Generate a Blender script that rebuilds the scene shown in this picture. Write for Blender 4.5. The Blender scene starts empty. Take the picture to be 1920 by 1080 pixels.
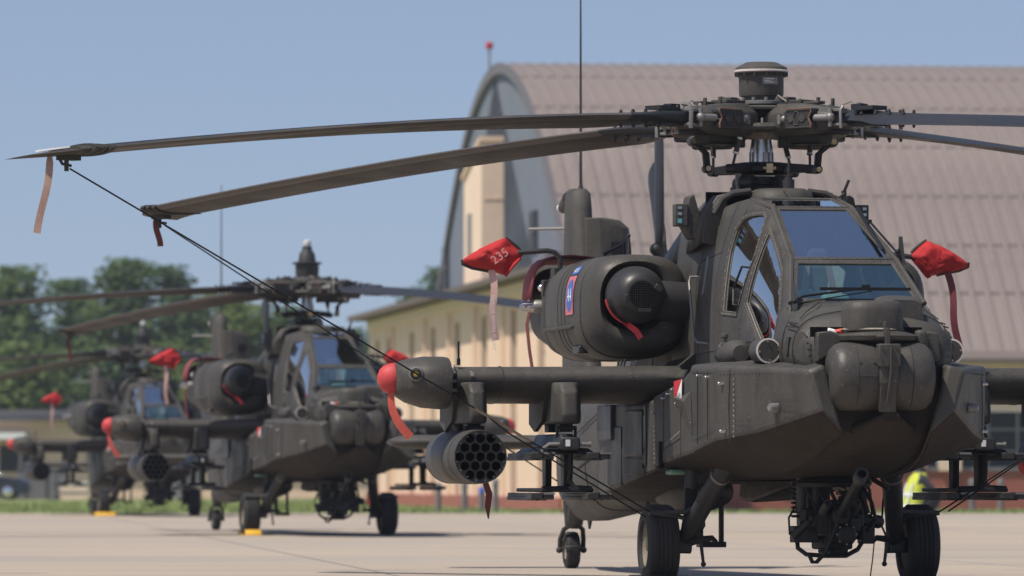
import bpy, bmesh, math, random
from mathutils import Vector, Matrix, noise as mnoise
from mathutils.geometry import delaunay_2d_cdt
random.seed(7)
R = math.radians
SC = bpy.context.scene
COL = SC.collection

# ------------------------------------------------------------------ camera, sky, sun, exposure
cam = bpy.data.cameras.new('camera')
cam_o = bpy.data.objects.new('camera', cam); COL.objects.link(cam_o)
cam_o.location = (0, 0, 0.80)
cam_o.rotation_euler = (R(90) + math.atan2(898 - 540, 12250), 0, 0)
cam.sensor_width = 36.0; cam.lens = 12250 * 36.0 / 1920.0
cam.clip_start = 0.5; cam.clip_end = 4000
cam.dof.use_dof = True; cam.dof.focus_distance = 46.8; cam.dof.aperture_fstop = 4.0; cam.dof.aperture_blades = 9
SC.camera = cam_o

SUN_TO = Vector((-0.42, -0.25, 0.88)).normalized()          # direction towards the sun
world = bpy.data.worlds.new('World'); SC.world = world; world.use_nodes = True
wn = world.node_tree; wn.nodes.clear()
sky = wn.nodes.new('ShaderNodeTexSky'); sky.sky_type = 'NISHITA'; sky.sun_disc = False
sky.sun_elevation = math.asin(SUN_TO.z)
sky.sun_rotation = math.atan2(SUN_TO.x, SUN_TO.y)
sky.altitude = 0; sky.air_density = 1.0; sky.dust_density = 1.0; sky.ozone_density = 1.0
# the haze-free band of the sky is looked up a little higher everywhere, smoothly
stc = wn.nodes.new('ShaderNodeTexCoord'); sadd = wn.nodes.new('ShaderNodeVectorMath'); sadd.operation = 'ADD'; sadd.inputs[1].default_value = (0, 0, .10)
snor = wn.nodes.new('ShaderNodeVectorMath'); snor.operation = 'NORMALIZE'
wn.links.new(stc.outputs['Generated'], sadd.inputs[0]); wn.links.new(sadd.outputs[0], snor.inputs[0]); wn.links.new(snor.outputs[0], sky.inputs[0])
tint = wn.nodes.new('ShaderNodeMix'); tint.data_type = 'RGBA'; tint.blend_type = 'MULTIPLY'
tint.inputs[0].default_value = 1.0; tint.inputs[7].default_value = (0.98, 0.92, 0.97, 1)
bg = wn.nodes.new('ShaderNodeBackground'); bg.inputs['Strength'].default_value = 0.117
wo = wn.nodes.new('ShaderNodeOutputWorld')
wn.links.new(sky.outputs[0], tint.inputs[6]); wn.links.new(tint.outputs[2], bg.inputs['Color']); wn.links.new(bg.outputs[0], wo.inputs[0])
sun = bpy.data.lights.new('sun', 'SUN'); sun.energy = 4.9; sun.angle = R(0.53); sun.color = (1.0, 0.93, 0.83)
sun_o = bpy.data.objects.new('sun', sun); COL.objects.link(sun_o); sun_o.location = (-30, -20, 60)
sun_o.rotation_euler = SUN_TO.to_track_quat('Z', 'Y').to_euler()
SC.view_settings.view_transform = 'Standard'; SC.view_settings.look = 'None'
SC.view_settings.exposure = 0.0; SC.view_settings.gamma = 1.0; SC.view_settings.use_curve_mapping = False
SC.cycles.max_bounces = 8; SC.cycles.transparent_max_bounces = 12

# ------------------------------------------------------------------ materials
def mat_nodes(name):
    m = bpy.data.materials.new(name); m.use_nodes = True
    nt = m.node_tree; b = nt.nodes['Principled BSDF']
    return m, nt, b
def NN(nt, t, **kw):
    n = nt.nodes.new(t)
    for k, v in kw.items(): setattr(n, k, v)
    return n
def noise_fac(nt, scale, detail=4, rough=.55, lo=.3, hi=.7, coord='Object', stretch=None):
    tc = NN(nt, 'ShaderNodeTexCoord'); src = tc.outputs[coord]
    if stretch:
        mp = NN(nt, 'ShaderNodeMapping'); mp.inputs['Scale'].default_value = stretch
        nt.links.new(src, mp.inputs[0]); src = mp.outputs[0]
    n = NN(nt, 'ShaderNodeTexNoise'); n.inputs['Scale'].default_value = scale
    n.inputs['Detail'].default_value = detail; n.inputs['Roughness'].default_value = rough
    nt.links.new(src, n.inputs['Vector'])
    mr = NN(nt, 'ShaderNodeMapRange'); mr.inputs[1].default_value = lo; mr.inputs[2].default_value = hi
    nt.links.new(n.outputs[0], mr.inputs[0])
    return mr.outputs[0]
def mixc(nt, fac, a, b, mode='MIX'):
    m = NN(nt, 'ShaderNodeMix', data_type='RGBA', blend_type=mode)
    if hasattr(fac, 'links'): nt.links.new(fac, m.inputs[0])
    else: m.inputs[0].default_value = fac
    for i, v in ((6, a), (7, b)):
        if hasattr(v, 'links'): nt.links.new(v, m.inputs[i])
        else: m.inputs[i].default_value = (v[0], v[1], v[2], 1)
    return m.outputs[2]
def paint(name, col, rough=.55, var=.16, wear=.0, scale=2.2, metal=0.0, wearcol=(.22, .20, .17), bump=.0, spec=.4, fine=45, streak=0.0):
    m, nt, b = mat_nodes(name)
    c = Vector(col)
    f = noise_fac(nt, scale, 6)
    k = mixc(nt, f, c * (1 - var), c * (1 + var))
    g = noise_fac(nt, fine, 3, lo=.35, hi=.75)
    k = mixc(nt, g, k, c * (1 + var * 1.2))
    if streak:
        sv = noise_fac(nt, 5, 5, lo=.48, hi=.78, stretch=(1.2, 1.2, .22)); ms = NN(nt, 'ShaderNodeMath', operation='MULTIPLY'); nt.links.new(sv, ms.inputs[0]); ms.inputs[1].default_value = streak
        k = mixc(nt, ms.outputs[0], k, c * 1.75)
        sv = noise_fac(nt, 7, 6, lo=.55, hi=.8, stretch=(1, 1, .5)); ms = NN(nt, 'ShaderNodeMath', operation='MULTIPLY'); nt.links.new(sv, ms.inputs[0]); ms.inputs[1].default_value = streak
        k = mixc(nt, ms.outputs[0], k, c * .45)
    if wear:
        w = noise_fac(nt, fine * 1.3, 5, lo=.665, hi=.70)
        mm = NN(nt, 'ShaderNodeMath', operation='MULTIPLY'); nt.links.new(w, mm.inputs[0]); mm.inputs[1].default_value = wear
        k = mixc(nt, mm.outputs[0], k, wearcol)
    nt.links.new(k, b.inputs['Base Color'])
    rr = NN(nt, 'ShaderNodeMapRange'); rr.inputs[3].default_value = max(0.05, rough - .10); rr.inputs[4].default_value = min(1, rough + .12)
    nt.links.new(f, rr.inputs[0]); nt.links.new(rr.outputs[0], b.inputs['Roughness'])
    b.inputs['Metallic'].default_value = metal; b.inputs['Specular IOR Level'].default_value = spec
    if streak and not bump:      # slightly uneven sheet metal
        bn = noise_fac(nt, 5.5, 3, lo=.2, hi=.8); bp = NN(nt, 'ShaderNodeBump'); bp.inputs['Strength'].default_value = .22; bp.inputs['Distance'].default_value = .02
        nt.links.new(bn, bp.inputs['Height']); nt.links.new(bp.outputs[0], b.inputs['Normal'])
    if bump:
        bp = NN(nt, 'ShaderNodeBump'); bp.inputs['Strength'].default_value = bump; bp.inputs['Distance'].default_value = .01
        nt.links.new(g, bp.inputs['Height']); nt.links.new(bp.outputs[0], b.inputs['Normal'])
    return m
M = {}
M['olive'] = paint('olive_paint', (.047, .0435, .0375), .56, .22, wear=.55, wearcol=(.30, .28, .24), spec=.34, streak=.55)
M['olive2'] = paint('olive_paint_dusty', (.050, .046, .040), .62, .25, wear=.4, spec=.3, streak=.6)
M['belly'] = paint('olive_paint_grimy', (.024, .019, .0155), .75, .3, wear=.3, spec=.15, streak=.6)  # olive darkened to carry the shade of the underside, plus streaks and wear
M['darkgrey'] = paint('dark_grey_metal', (.027, .0265, .0265), .5, .2, wear=.3, spec=.4)
M['black'] = paint('black_metal', (.010, .010, .0105), .5, .2, wear=.2, spec=.3)
M['blade'] = paint('blade_black', (.020, .021, .024), .5, .2, wear=.15, spec=.3)
M['bladeunder'] = paint('blade_brown_grey', (.036, .031, .027), .6, .22, wear=.2, spec=.25, streak=.3)
M['abrasion'] = paint('worn_strip', (.065, .058, .051), .5, .4, wear=.8, fine=70)
M['steel'] = paint('bare_steel', (.45, .43, .40), .32, .2, metal=1.0)
M['brass'] = paint('bolt_metal', (.42, .32, .19), .35, .2, metal=1.0)
M['chrome'] = paint('chrome', (.75, .74, .72), .12, .05, metal=1.0)
M['greymetal'] = paint('grey_bracket', (.19, .185, .175), .45, .15, metal=.3)
M['rubber'] = paint('tyre_rubber', (.020, .0195, .020), .75, .25, bump=.2)
M['rubberside'] = paint('tyre_sidewall', (.045, .040, .036), .8, .3)
M['rim'] = paint('wheel_rim', (.20, .17, .12), .5, .2)
M['hole'] = paint('dark_hole', (.004, .004, .004), .8, .1, spec=.1)
M['red'] = paint('red_canvas', (.36, .022, .024), .75, .28, scale=5, fine=180, bump=.25, spec=.25)
M['redfade'] = paint('red_canvas_faded', (.30, .055, .055), .75, .2, scale=7, fine=180, bump=.2, spec=.2)
M['redplastic'] = paint('red_rubber_cap', (.44, .045, .045), .55, .16, scale=9)
M['pinkstrip'] = paint('faded_streamer', (.52, .33, .29), .75, .15, scale=9, fine=120)
M['redstrip'] = paint('red_streamer', (.50, .09, .06), .7, .2, scale=9, fine=120)
M['darkstrip'] = paint('dark_red_streamer', (.13, .035, .035), .7, .2, scale=9, fine=120)
M['maroon'] = paint('maroon_canvas', (.19, .045, .055), .7, .2, scale=8, fine=150)
M['trim'] = paint('black_trim', (.035, .035, .03), .8, .1)
M['white'] = paint('white_print', (.75, .75, .73), .6, .06)
M['decalred'] = paint('decal_red', (.50, .03, .04), .55, .06)
M['decalblue'] = paint('decal_blue', (.05, .12, .40), .55, .06)
M['decalpink'] = paint('decal_pink', (.50, .14, .16), .55, .06)
M['rust'] = paint('rust_edge', (.17, .085, .055), .7, .35)
M['tanstrip'] = paint('sunfaded_streamer', (.33, .22, .17), .8, .3, scale=14, fine=90)
M['digit'] = paint('faded_print', (.62, .36, .33), .7, .2, fine=90)
M['offwhite'] = paint('offwhite_cap', (.50, .50, .49), .5, .1)
M['stencil'] = paint('stencil_black', (.022, .022, .022), .6, .1)
M['seam'] = paint('panel_gap', (.020, .019, .018), .7, .1)
M['rope'] = paint('rope_dark', (.012, .012, .013), .9, .2, fine=200)
M['ropetan'] = paint('rope_tan', (.24, .19, .13), .9, .2, fine=200)
M['yellow'] = paint('yellow_paint', (.62, .36, .03), .6, .15)
M['greenprimer'] = paint('green_primer', (.22, .36, .24), .6, .1)
M['sealant'] = paint('sealant', (.20, .18, .15), .65, .35, wear=.6, fine=30)
M['seal'] = paint('worn_sealant', (.58, .52, .48), .7, .2, fine=60)
M['seat'] = paint('seat_fabric', (.46, .46, .43), .8, .2)
M['seatdark'] = paint('seat_dark_fabric', (.16, .16, .15), .8, .2)
M['dash'] = paint('cockpit_panel', (.05, .055, .05), .7, .2)
M['teal'] = paint('cockpit_teal', (.30, .46, .40), .7, .3, scale=5)
M['boomlight'] = M['olive2']
def glass(name, tintc, gloss, base=.10, k=1.6):
    m = bpy.data.materials.new(name); m.use_nodes = True; nt = m.node_tree; nt.nodes.clear()
    o = NN(nt, 'ShaderNodeOutputMaterial'); mx = NN(nt, 'ShaderNodeMixShader')
    tr = NN(nt, 'ShaderNodeBsdfTransparent'); tr.inputs[0].default_value = (*tintc, 1)
    gl = NN(nt, 'ShaderNodeBsdfGlossy'); gl.inputs['Roughness'].default_value = .015; gl.inputs[0].default_value = (*gloss, 1)
    fr = NN(nt, 'ShaderNodeFresnel'); fr.inputs[0].default_value = 1.52
    ma = NN(nt, 'ShaderNodeMath', operation='MULTIPLY_ADD', use_clamp=True)
    ma.inputs[1].default_value = k; ma.inputs[2].default_value = base
    nt.links.new(fr.outputs[0], ma.inputs[0]); nt.links.new(ma.outputs[0], mx.inputs[0])
    nt.links.new(tr.outputs[0], mx.inputs[1]); nt.links.new(gl.outputs[0], mx.inputs[2]); nt.links.new(mx.outputs[0], o.inputs[0])
    return m
M['glass'] = glass('canopy_glass', (.72, .80, .82), (.96, .98, 1.0), base=.16, k=1.8)
M['windscreen'] = glass('windscreen_glass', (.60, .70, .76), (.92, .97, 1.0), base=.33, k=1.5)
M['gunnerglass'] = glass('coated_windscreen_glass', (.60, .82, .76), (.74, 1.0, .93), base=.22, k=1.5)
M['lens'] = paint('sensor_lens', (.55, .36, .10), .15, .1)
M['cyanlens'] = paint('sensor_window', (.12, .34, .38), .12, .1)
M['lampglass'] = glass('lamp_glass', (.75, .72, .68), (1, 1, 1), base=.25)

# ------------------------------------------------------------------ mesh helpers
def chaikin(P, n=2):
    for _ in range(n):
        Q = []
        for i in range(len(P)):
            a, b = Vector(P[i]), Vector(P[(i + 1) % len(P)])
            Q += [a * .75 + b * .25, a * .25 + b * .75]
        P = Q
    return P
def lerp_table(x, xs, ys):
    if x <= xs[0]: return ys[0]
    for i in range(len(xs) - 1):
        if x <= xs[i + 1]:
            t = (x - xs[i]) / (xs[i + 1] - xs[i]); return ys[i] + t * (ys[i + 1] - ys[i])
    return ys[-1]
def frame_z(d):
    d = Vector(d).normalized(); a = Vector((0, 0, 1)) if abs(d.z) < .9 else Vector((1, 0, 0))
    u = a.cross(d).normalized(); return u, d.cross(u), d
STUFF = {'rivets', 'screws', 'bolts', 'root_bolts', 'hub_bolts', 'grille_bars', 'grille_slats', 'joint_bolts', 'mast_splines', 'seam_rivets', 'link_nut', 'lettering', 'stencil_lettering', 'plate_print', 'mesh_hem'}
class MB:
    def __init__(s): s.v = []; s.f = []; s.mi = []
    def add(s, vs, fs, mi=0):
        o = len(s.v); s.v += [tuple(v) for v in vs]; s.f += [tuple(i + o for i in f) for f in fs]; s.mi += [mi] * len(fs); return s
    def box(s, c, d, rot=None, mi=0, top=(1, 1)):
        c = Vector(c); h = [x / 2 for x in d]; vs = []
        for z in (-1, 1):
            kx, ky = top if z > 0 else (1, 1)
            for x, y in ((-1, -1), (1, -1), (1, 1), (-1, 1)):
                p = Vector((x * h[0] * kx, y * h[1] * ky, z * h[2]))
                if rot is not None: p = rot @ p
                vs.append(c + p)
        return s.add(vs, [(3, 2, 1, 0), (4, 5, 6, 7), (0, 1, 5, 4), (1, 2, 6, 5), (2, 3, 7, 6), (3, 0, 4, 7)], mi)
    def cyl(s, p0, p1, r0, r1=None, n=16, cap=True, mi=0):
        return s.lathe([(r0, 0), (r0 if r1 is None else r1, (Vector(p1) - Vector(p0)).length)], p0, Vector(p1) - Vector(p0), n, cap, mi)
    def lathe(s, prof, o, ax, n=20, cap=True, mi=0, sx=1.0, sy=1.0):
        u, w, d = frame_z(ax); o = Vector(o); vs = []; fs = []
        for r, h in prof:
            for i in range(n):
                a = 2 * math.pi * i / n; vs.append(o + d * h + (u * (math.cos(a) * sx) + w * (math.sin(a) * sy)) * r)
        for j in range(len(prof) - 1):
            for i in range(n):
                k = (i + 1) % n; fs.append((j * n + i, j * n + k, (j + 1) * n + k, (j + 1) * n + i))
        if cap:
            fs.append(tuple(range(n - 1, -1, -1))); fs.append(tuple((len(prof) - 1) * n + i for i in range(n)))
        return s.add(vs, fs, mi)
    def tube(s, pts, r, n=8, cap=True, mi=0):
        pts = [Vector(p) for p in pts]; rs = r if isinstance(r, (list, tuple)) else [r] * len(pts); rings = []
        u = None
        for i, p in enumerate(pts):
            d = (pts[min(i + 1, len(pts) - 1)] - pts[max(i - 1, 0)]).normalized()
            if u is None: u, w, _ = frame_z(d)
            else:
                u = (u - d * u.dot(d)).normalized()
            w = d.cross(u)
            rings.append([p + (u * math.cos(2 * math.pi * k / n) + w * math.sin(2 * math.pi * k / n)) * rs[i] for k in range(n)])
        return s.loft(rings, cap, mi=mi)
    def loft(s, rings, cap=True, closed=True, mi=0):
        n = len(rings[0]); vs = [p for r in rings for p in r]; fs = []
        m = n if closed else n - 1
        for j in range(len(rings) - 1):
            for i in range(m):
                k = (i + 1) % n; fs.append((j * n + i, j * n + k, (j + 1) * n + k, (j + 1) * n + i))
        if cap and closed:
            fs.append(tuple(range(n - 1, -1, -1))); fs.append(tuple((len(rings) - 1) * n + i for i in range(n)))
        return s.add(vs, fs, mi)
    def sphere(s, c, r, n=14, m=8, sc=(1, 1, 1), mi=0):
        c = Vector(c); prof = [(max(1e-4, math.sin(math.pi * j / m)), -math.cos(math.pi * j / m)) for j in range(m + 1)]; vs = []; fs = []
        for q, h in prof:
            for i in range(n):
                a = 2 * math.pi * i / n; vs.append(c + Vector((q * math.cos(a) * sc[0], q * math.sin(a) * sc[1], h * sc[2])) * r)
        for j in range(m):
            for i in range(n):
                k = (i + 1) % n; fs.append((j * n + i, j * n + k, (j + 1) * n + k, (j + 1) * n + i))
        return s.add(vs, fs, mi)
    def prism(s, poly, off, mi=0):
        n = len(poly); off = Vector(off); a = [Vector(p) for p in poly]
        return s.add(a + [p + off for p in a], [tuple(range(n - 1, -1, -1)), tuple(range(n, 2 * n))] + [(i, (i + 1) % n, n + (i + 1) % n, n + i) for i in range(n)], mi)
    def rivet(s, p, nrm, r=.006):
        u, w, d = frame_z(nrm); p = Vector(p); vs = [p + (u * math.cos(a) + w * math.sin(a)) * r for a in [math.pi / 3 * i for i in range(6)]]
        vs.append(p + d * r * .7)
        return s.add(vs, [(i, (i + 1) % 6, 6) for i in range(6)])
    def mesh(s, name, mats, smooth=38):
        me = bpy.data.meshes.new(name); me.from_pydata(s.v, [], s.f); me.update()
        for m in (mats if isinstance(mats, (list, tuple)) else [mats]): me.materials.append(M[m] if isinstance(m, str) else m)
        if isinstance(mats, (list, tuple)): me.polygons.foreach_set('material_index', s.mi)
        bm = bmesh.new(); bm.from_mesh(me); bmesh.ops.recalc_face_normals(bm, faces=bm.faces); bm.to_mesh(me); bm.free()
        if smooth:
            me.polygons.foreach_set('use_smooth', [True] * len(me.polygons)); me.set_sharp_from_angle(angle=R(smooth))
        me.update(); return me
    def pieces(s):
        par = list(range(len(s.v)))
        def find(i):
            while par[i] != i: par[i] = par[par[i]]; i = par[i]
            return i
        for f in s.f:
            r0 = find(f[0])
            for i in f[1:]: par[find(i)] = r0
        isl = {}
        for i in range(len(s.v)): isl.setdefault(find(i), []).append(i)
        if len(isl) < 2: return None
        keys = list(isl); bx = [([min(s.v[i][k] for i in isl[q]) for k in range(3)], [max(s.v[i][k] for i in isl[q]) for k in range(3)]) for q in keys]
        g = list(range(len(keys)))
        def fg(i):
            while g[i] != i: i = g[i]
            return i
        for a in range(len(keys)):
            for b in range(a):
                gap = math.sqrt(sum(max(0, bx[a][0][k] - bx[b][1][k], bx[b][0][k] - bx[a][1][k]) ** 2 for k in range(3)))
                if gap <= max(.015, .36 * max(max(bx[q][1][k] - bx[q][0][k] for k in range(3)) for q in (a, b))): g[fg(a)] = fg(b)
        out = {}
        for i, q in enumerate(keys): out.setdefault(fg(i), set()).update(isl[q])
        return list(out.values()) if len(out) > 1 else None
    def build(s, name, mats, parent=None, smooth=38, bevel=None, seg=2, label=None):
        if name not in STUFF and len(s.v) < 6000:
            P = s.pieces()
            if P:
                first = None
                for S in P:
                    m = {}; c = MB()
                    for i in sorted(S): m[i] = len(c.v); c.v.append(s.v[i])
                    for f, q in zip(s.f, s.mi):
                        if f[0] in S: c.f.append(tuple(m[i] for i in f)); c.mi.append(q)
                    o = c._build(name, mats, parent, smooth, bevel, seg, label); first = first or o
                return first
        o = s._build(name, mats, parent, smooth, bevel, seg, label)
        if name in STUFF: o['kind'] = 'stuff'
        return o
    def _build(s, name, mats, parent=None, smooth=38, bevel=None, seg=2, label=None):
        o = bpy.data.objects.new(name, s.mesh(name, mats, smooth)); COL.objects.link(o); o.parent = parent
        if bevel:
            b = o.modifiers.new('bevel', 'BEVEL'); b.width = bevel; b.segments = seg; b.limit_method = 'ANGLE'; b.angle_limit = R(28); b.harden_normals = False
        if label: o['label'] = label
        return o
def tag(o, label, cat, group=None, kind=None):
    if label: o['label'] = label
    if cat: o['category'] = cat
    if group: o['group'] = group
    if kind: o['kind'] = kind
    return o
def empty(name, loc=(0, 0, 0), rz=0):
    o = bpy.data.objects.new(name, None); COL.objects.link(o); o.location = loc; o.rotation_euler = (0, 0, rz); o.empty_display_size = .2; return o
def text_mb(body, size, origin, ux, uy, extr=.0015, align='CENTER', mb=None):
    c = bpy.data.curves.new('t', 'FONT'); c.body = body; c.size = size; c.align_x = align; c.align_y = 'CENTER'; c.resolution_u = 2
    o = bpy.data.objects.new('t', c); COL.objects.link(o)
    me = bpy.data.meshes.new_from_object(o.evaluated_get(bpy.context.evaluated_depsgraph_get()))
    ux, uy = Vector(ux).normalized(), Vector(uy).normalized(); mb = mb or MB()
    nz = ux.cross(uy)
    mb.add([Vector(origin) + ux * v.co.x + uy * v.co.y + nz * extr for v in me.vertices], [tuple(p.vertices) for p in me.polygons])
    bpy.data.objects.remove(o); bpy.data.curves.remove(c); bpy.data.meshes.remove(me)
    return mb
def superring(c, hw, hh, e=2.6, n=32):
    """ring in the y-z plane about c"""
    out = []
    for i in range(n):
        a = 2 * math.pi * i / n; ca, sa = math.cos(a), math.sin(a)
        out.append(Vector((c[0], c[1] + hw * math.copysign(abs(ca) ** (2 / e), ca), c[2] + hh * math.copysign(abs(sa) ** (2 / e), sa))))
    return out
def ribbon(mb, pts, w, th=.004, wdir=(0, 1, 0), mi=0):
    """flat strap of some thickness through pts"""
    wd = Vector((0, 1, 0)) if callable(wdir) else Vector(wdir).normalized(); rings = []
    for i, p in enumerate(pts):
        p = Vector(p); d = (Vector(pts[min(i + 1, len(pts) - 1)]) - Vector(pts[max(i - 1, 0)])).normalized()
        ww = wd[:] if not callable(wdir) else wdir(i); ww = Vector(ww); ww = (ww - d * ww.dot(d)).normalized(); nn = d.cross(ww)
        wi = w[i] if isinstance(w, (list, tuple)) else w
        rings.append([p + ww * wi / 2 + nn * th / 2, p - ww * wi / 2 + nn * th / 2, p - ww * wi / 2 - nn * th / 2, p + ww * wi / 2 - nn * th / 2])
    return mb.loft(rings, True, mi=mi)
# ------------------------------------------------------------------ setting: apron, grass, hangar, annex, low building
def px_x(px, Y): return (px - 960) / 12250. * Y
def concrete():
    m, nt, b = mat_nodes('apron_concrete')
    f1 = noise_fac(nt, .09, 5, lo=.32, hi=.68, stretch=(1, .55, 1)); f2 = noise_fac(nt, 1.3, 6, lo=.35, hi=.7); f3 = noise_fac(nt, 24, 3, lo=.3, hi=.75)
    k = mixc(nt, f1, (.37, .31, .245), (.46, .38, .29)); k = mixc(nt, f2, k, (.39, .33, .26)); 
    f4 = noise_fac(nt, .25, 6, lo=.46, hi=.66, stretch=(.3, 1.3, 1)); mm = NN(nt, 'ShaderNodeMath', operation='MULTIPLY'); nt.links.new(f4, mm.inputs[0]); mm.inputs[1].default_value = .55
    k = mixc(nt, mm.outputs[0], k, (.27, .255, .245)); k2 = mixc(nt, .16, k, (.1, .1, .1)); k = mixc(nt, f3, k2, k)
    f5 = noise_fac(nt, .55, 4, lo=.66, hi=.72); m5 = NN(nt, 'ShaderNodeMath', operation='MULTIPLY'); nt.links.new(f5, m5.inputs[0]); m5.inputs[1].default_value = .5; k = mixc(nt, m5.outputs[0], k, (.17, .155, .14))
    f6 = noise_fac(nt, .35, 3, lo=.62, hi=.68, stretch=(.12, 1.8, 1)); m6 = NN(nt, 'ShaderNodeMath', operation='MULTIPLY'); nt.links.new(f6, m6.inputs[0]); m6.inputs[1].default_value = .4; k = mixc(nt, m6.outputs[0], k, (.20, .185, .17))
    # sawn joints of the slabs
    tc = NN(nt, 'ShaderNodeTexCoord'); mp = NN(nt, 'ShaderNodeMapping'); mp.inputs['Rotation'].default_value = (0, 0, R(-5.2)); mp.inputs['Location'].default_value = (-3.95, .6, 0); nt.links.new(tc.outputs['Object'], mp.inputs[0])
    sx = NN(nt, 'ShaderNodeSeparateXYZ'); nt.links.new(mp.outputs[0], sx.inputs[0]); acc = None
    for i in (0, 1):
        d = NN(nt, 'ShaderNodeMath', operation='PINGPONG'); d.inputs[1].default_value = 3.05; nt.links.new(sx.outputs[i], d.inputs[0])
        l = NN(nt, 'ShaderNodeMath', operation='LESS_THAN'); l.inputs[1].default_value = .022 if i == 0 else .05; nt.links.new(d.outputs[0], l.inputs[0])
        if acc is None: acc = l.outputs[0]
        else: mx = NN(nt, 'ShaderNodeMath', operation='MAXIMUM'); nt.links.new(acc, mx.inputs[0]); nt.links.new(l.outputs[0], mx.inputs[1]); acc = mx.outputs[0]
    mj = NN(nt, 'ShaderNodeMath', operation='MULTIPLY'); nt.links.new(acc, mj.inputs[0]); mj.inputs[1].default_value = .7
    k = mixc(nt, mj.outputs[0], k, (.10, .10, .10))
    nt.links.new(k, b.inputs['Base Color']); b.inputs['Roughness'].default_value = .9; b.inputs['Specular IOR Level'].default_value = .25
    bp = NN(nt, 'ShaderNodeBump'); bp.inputs['Strength'].default_value = .25; bp.inputs['Distance'].default_value = .01; nt.links.new(f3, bp.inputs['Height']); nt.links.new(bp.outputs[0], b.inputs['Normal'])
    return m
M['concrete'] = concrete()
M['soil'] = paint('grass_ground', (.18, .215, .08), .9, .3, scale=.25, fine=3)
M['blade_grass'] = paint('grass_blades', (.20, .25, .09), .8, .35, scale=.4, fine=4)
M['cream'] = paint('cream_render', (.76, .555, .41), .85, .07, scale=.5, fine=6)
M['creampale'] = paint('cream_panel', (.78, .60, .455), .8, .07, scale=.5, fine=6)
M['roofmetal'] = paint('roof_sheet', (.205, .172, .155), .55, .09, scale=.35, fine=5)
M['roofdark'] = paint('roof_lap', (.150, .125, .112), .8, .1, scale=.5, spec=.1)
M['gable'] = paint('blue_grey_sheet', (.178, .198, .235), .95, .09, scale=.4, fine=5, spec=.05)
M['gabletrim'] = paint('gable_trim', (.15, .14, .145), .6, .08)
M['brick'] = paint('red_brick_base', (.30, .105, .075), .85, .16, scale=1.5, fine=9)
M['bgwindow'] = paint('dark_window', (.03, .034, .04), .5, .2, spec=.2)
M['greydoor'] = paint('grey_door', (.20, .19, .19), .7, .1)
M['baydark'] = paint('bay_door_brown', (.16, .125, .10), .7, .1)
M['slate'] = paint('dark_roof', (.07, .072, .08), .7, .15)
M['shadegrey'] = paint('grey_cabinet', (.16, .155, .16), .7, .15)
tag(MB().add([(-260, -60, 0), (260, -60, 0), (260, 152, 0), (-260, 152, 0)], [(0, 1, 2, 3)]).build('apron', 'concrete', smooth=0), None, None, kind='structure')
tag(MB().add([(-450, 152, -.03), (450, 152, -.03), (450, 900, -.03), (-450, 900, -.03)], [(0, 1, 2, 3)]).build('ground', 'soil', smooth=0), None, None, kind='structure')
b = MB()
for _ in range(26000):
    Y = 152.2 + 75 * random.random() ** 1.5; X = random.uniform(-.095, .095) * Y; h = random.uniform(.05, .13) * (1 + .6 * (mnoise.noise((X * .2, Y * .1, 0)))); a = random.uniform(0, 6.28); w = .05
    p = Vector((X, Y, -.03)); u = Vector((math.cos(a), math.sin(a), 0)) * w; t = Vector((random.uniform(-.05, .05), random.uniform(-.05, .05), h))
    b.v += [tuple(p - u), tuple(p + u), tuple(p + t)]; n = len(b.v); b.f.append((n - 3, n - 2, n - 1)); b.mi.append(0)
g = bpy.data.meshes.new('grass'); g.from_pydata(b.v, [], b.f); g.materials.append(M['blade_grass']); go = bpy.data.objects.new('grass', g); COL.objects.link(go)
tag(go, 'short green grass between the apron and the buildings', 'grass', kind='stuff')

AX = R(6.5); HANG = empty('hangar', (-.37, 183.0, 0), AX)
tag(HANG, 'large arched hangar with brown ribbed metal roof and blue-grey gable', 'hangar')
zr = lambda d: 12.35 - .0235 * d * d
TIERS = [0, 5.0, 8.2, 10.8, 13.3, 15.3, 17.0, 18.9]; PW = .40
def roof_normal(d): return Vector((0, -.047 * d, 1)).normalized()   # local frame: x along ridge, y = -d
for ti in range(7):
    d0, d1 = TIERS[ti], TIERS[ti + 1]; nseg = 4 if ti == 0 else 2; b = MB(); rings = []
    for k in range(nseg + 1):
        d = d0 + (d1 - d0) * k / nseg; n = roof_normal(d); base = Vector((0, -d, zr(d)))
        rings.append([base + Vector((x, 0, 0)) + n * h for x, h in ((0, .0), (.25, .0), (.28, .085), (.37, .085), (.40, .0))])
    b.loft(rings, cap=False, closed=False); me = b.mesh('roof_panel', 'roofmetal', smooth=25)
    for i in range(42):
        o = bpy.data.objects.new('roof_panel', me); COL.objects.link(o); o.parent = HANG; o.location = (-.05 + PW * i, 0, 0)
    b = MB(); n = roof_normal(d1); base = Vector((0, -d1, zr(d1)))
    if ti < 6:
        t = Vector((0, -1, -.047 * d1)).normalized(); b.prism([Vector((-.05, 0, 0)) + base + n * -.01 - t * .055, Vector((-.05, 0, 0)) + base + n * .016 - t * .06, Vector((-.05, 0, 0)) + base + n * .016 + t * .06, Vector((-.05, 0, 0)) + base + n * -.01 + t * .055], (60, 0, 0)); b.build('roof_lap', 'roofdark', HANG, smooth=0)
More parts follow.
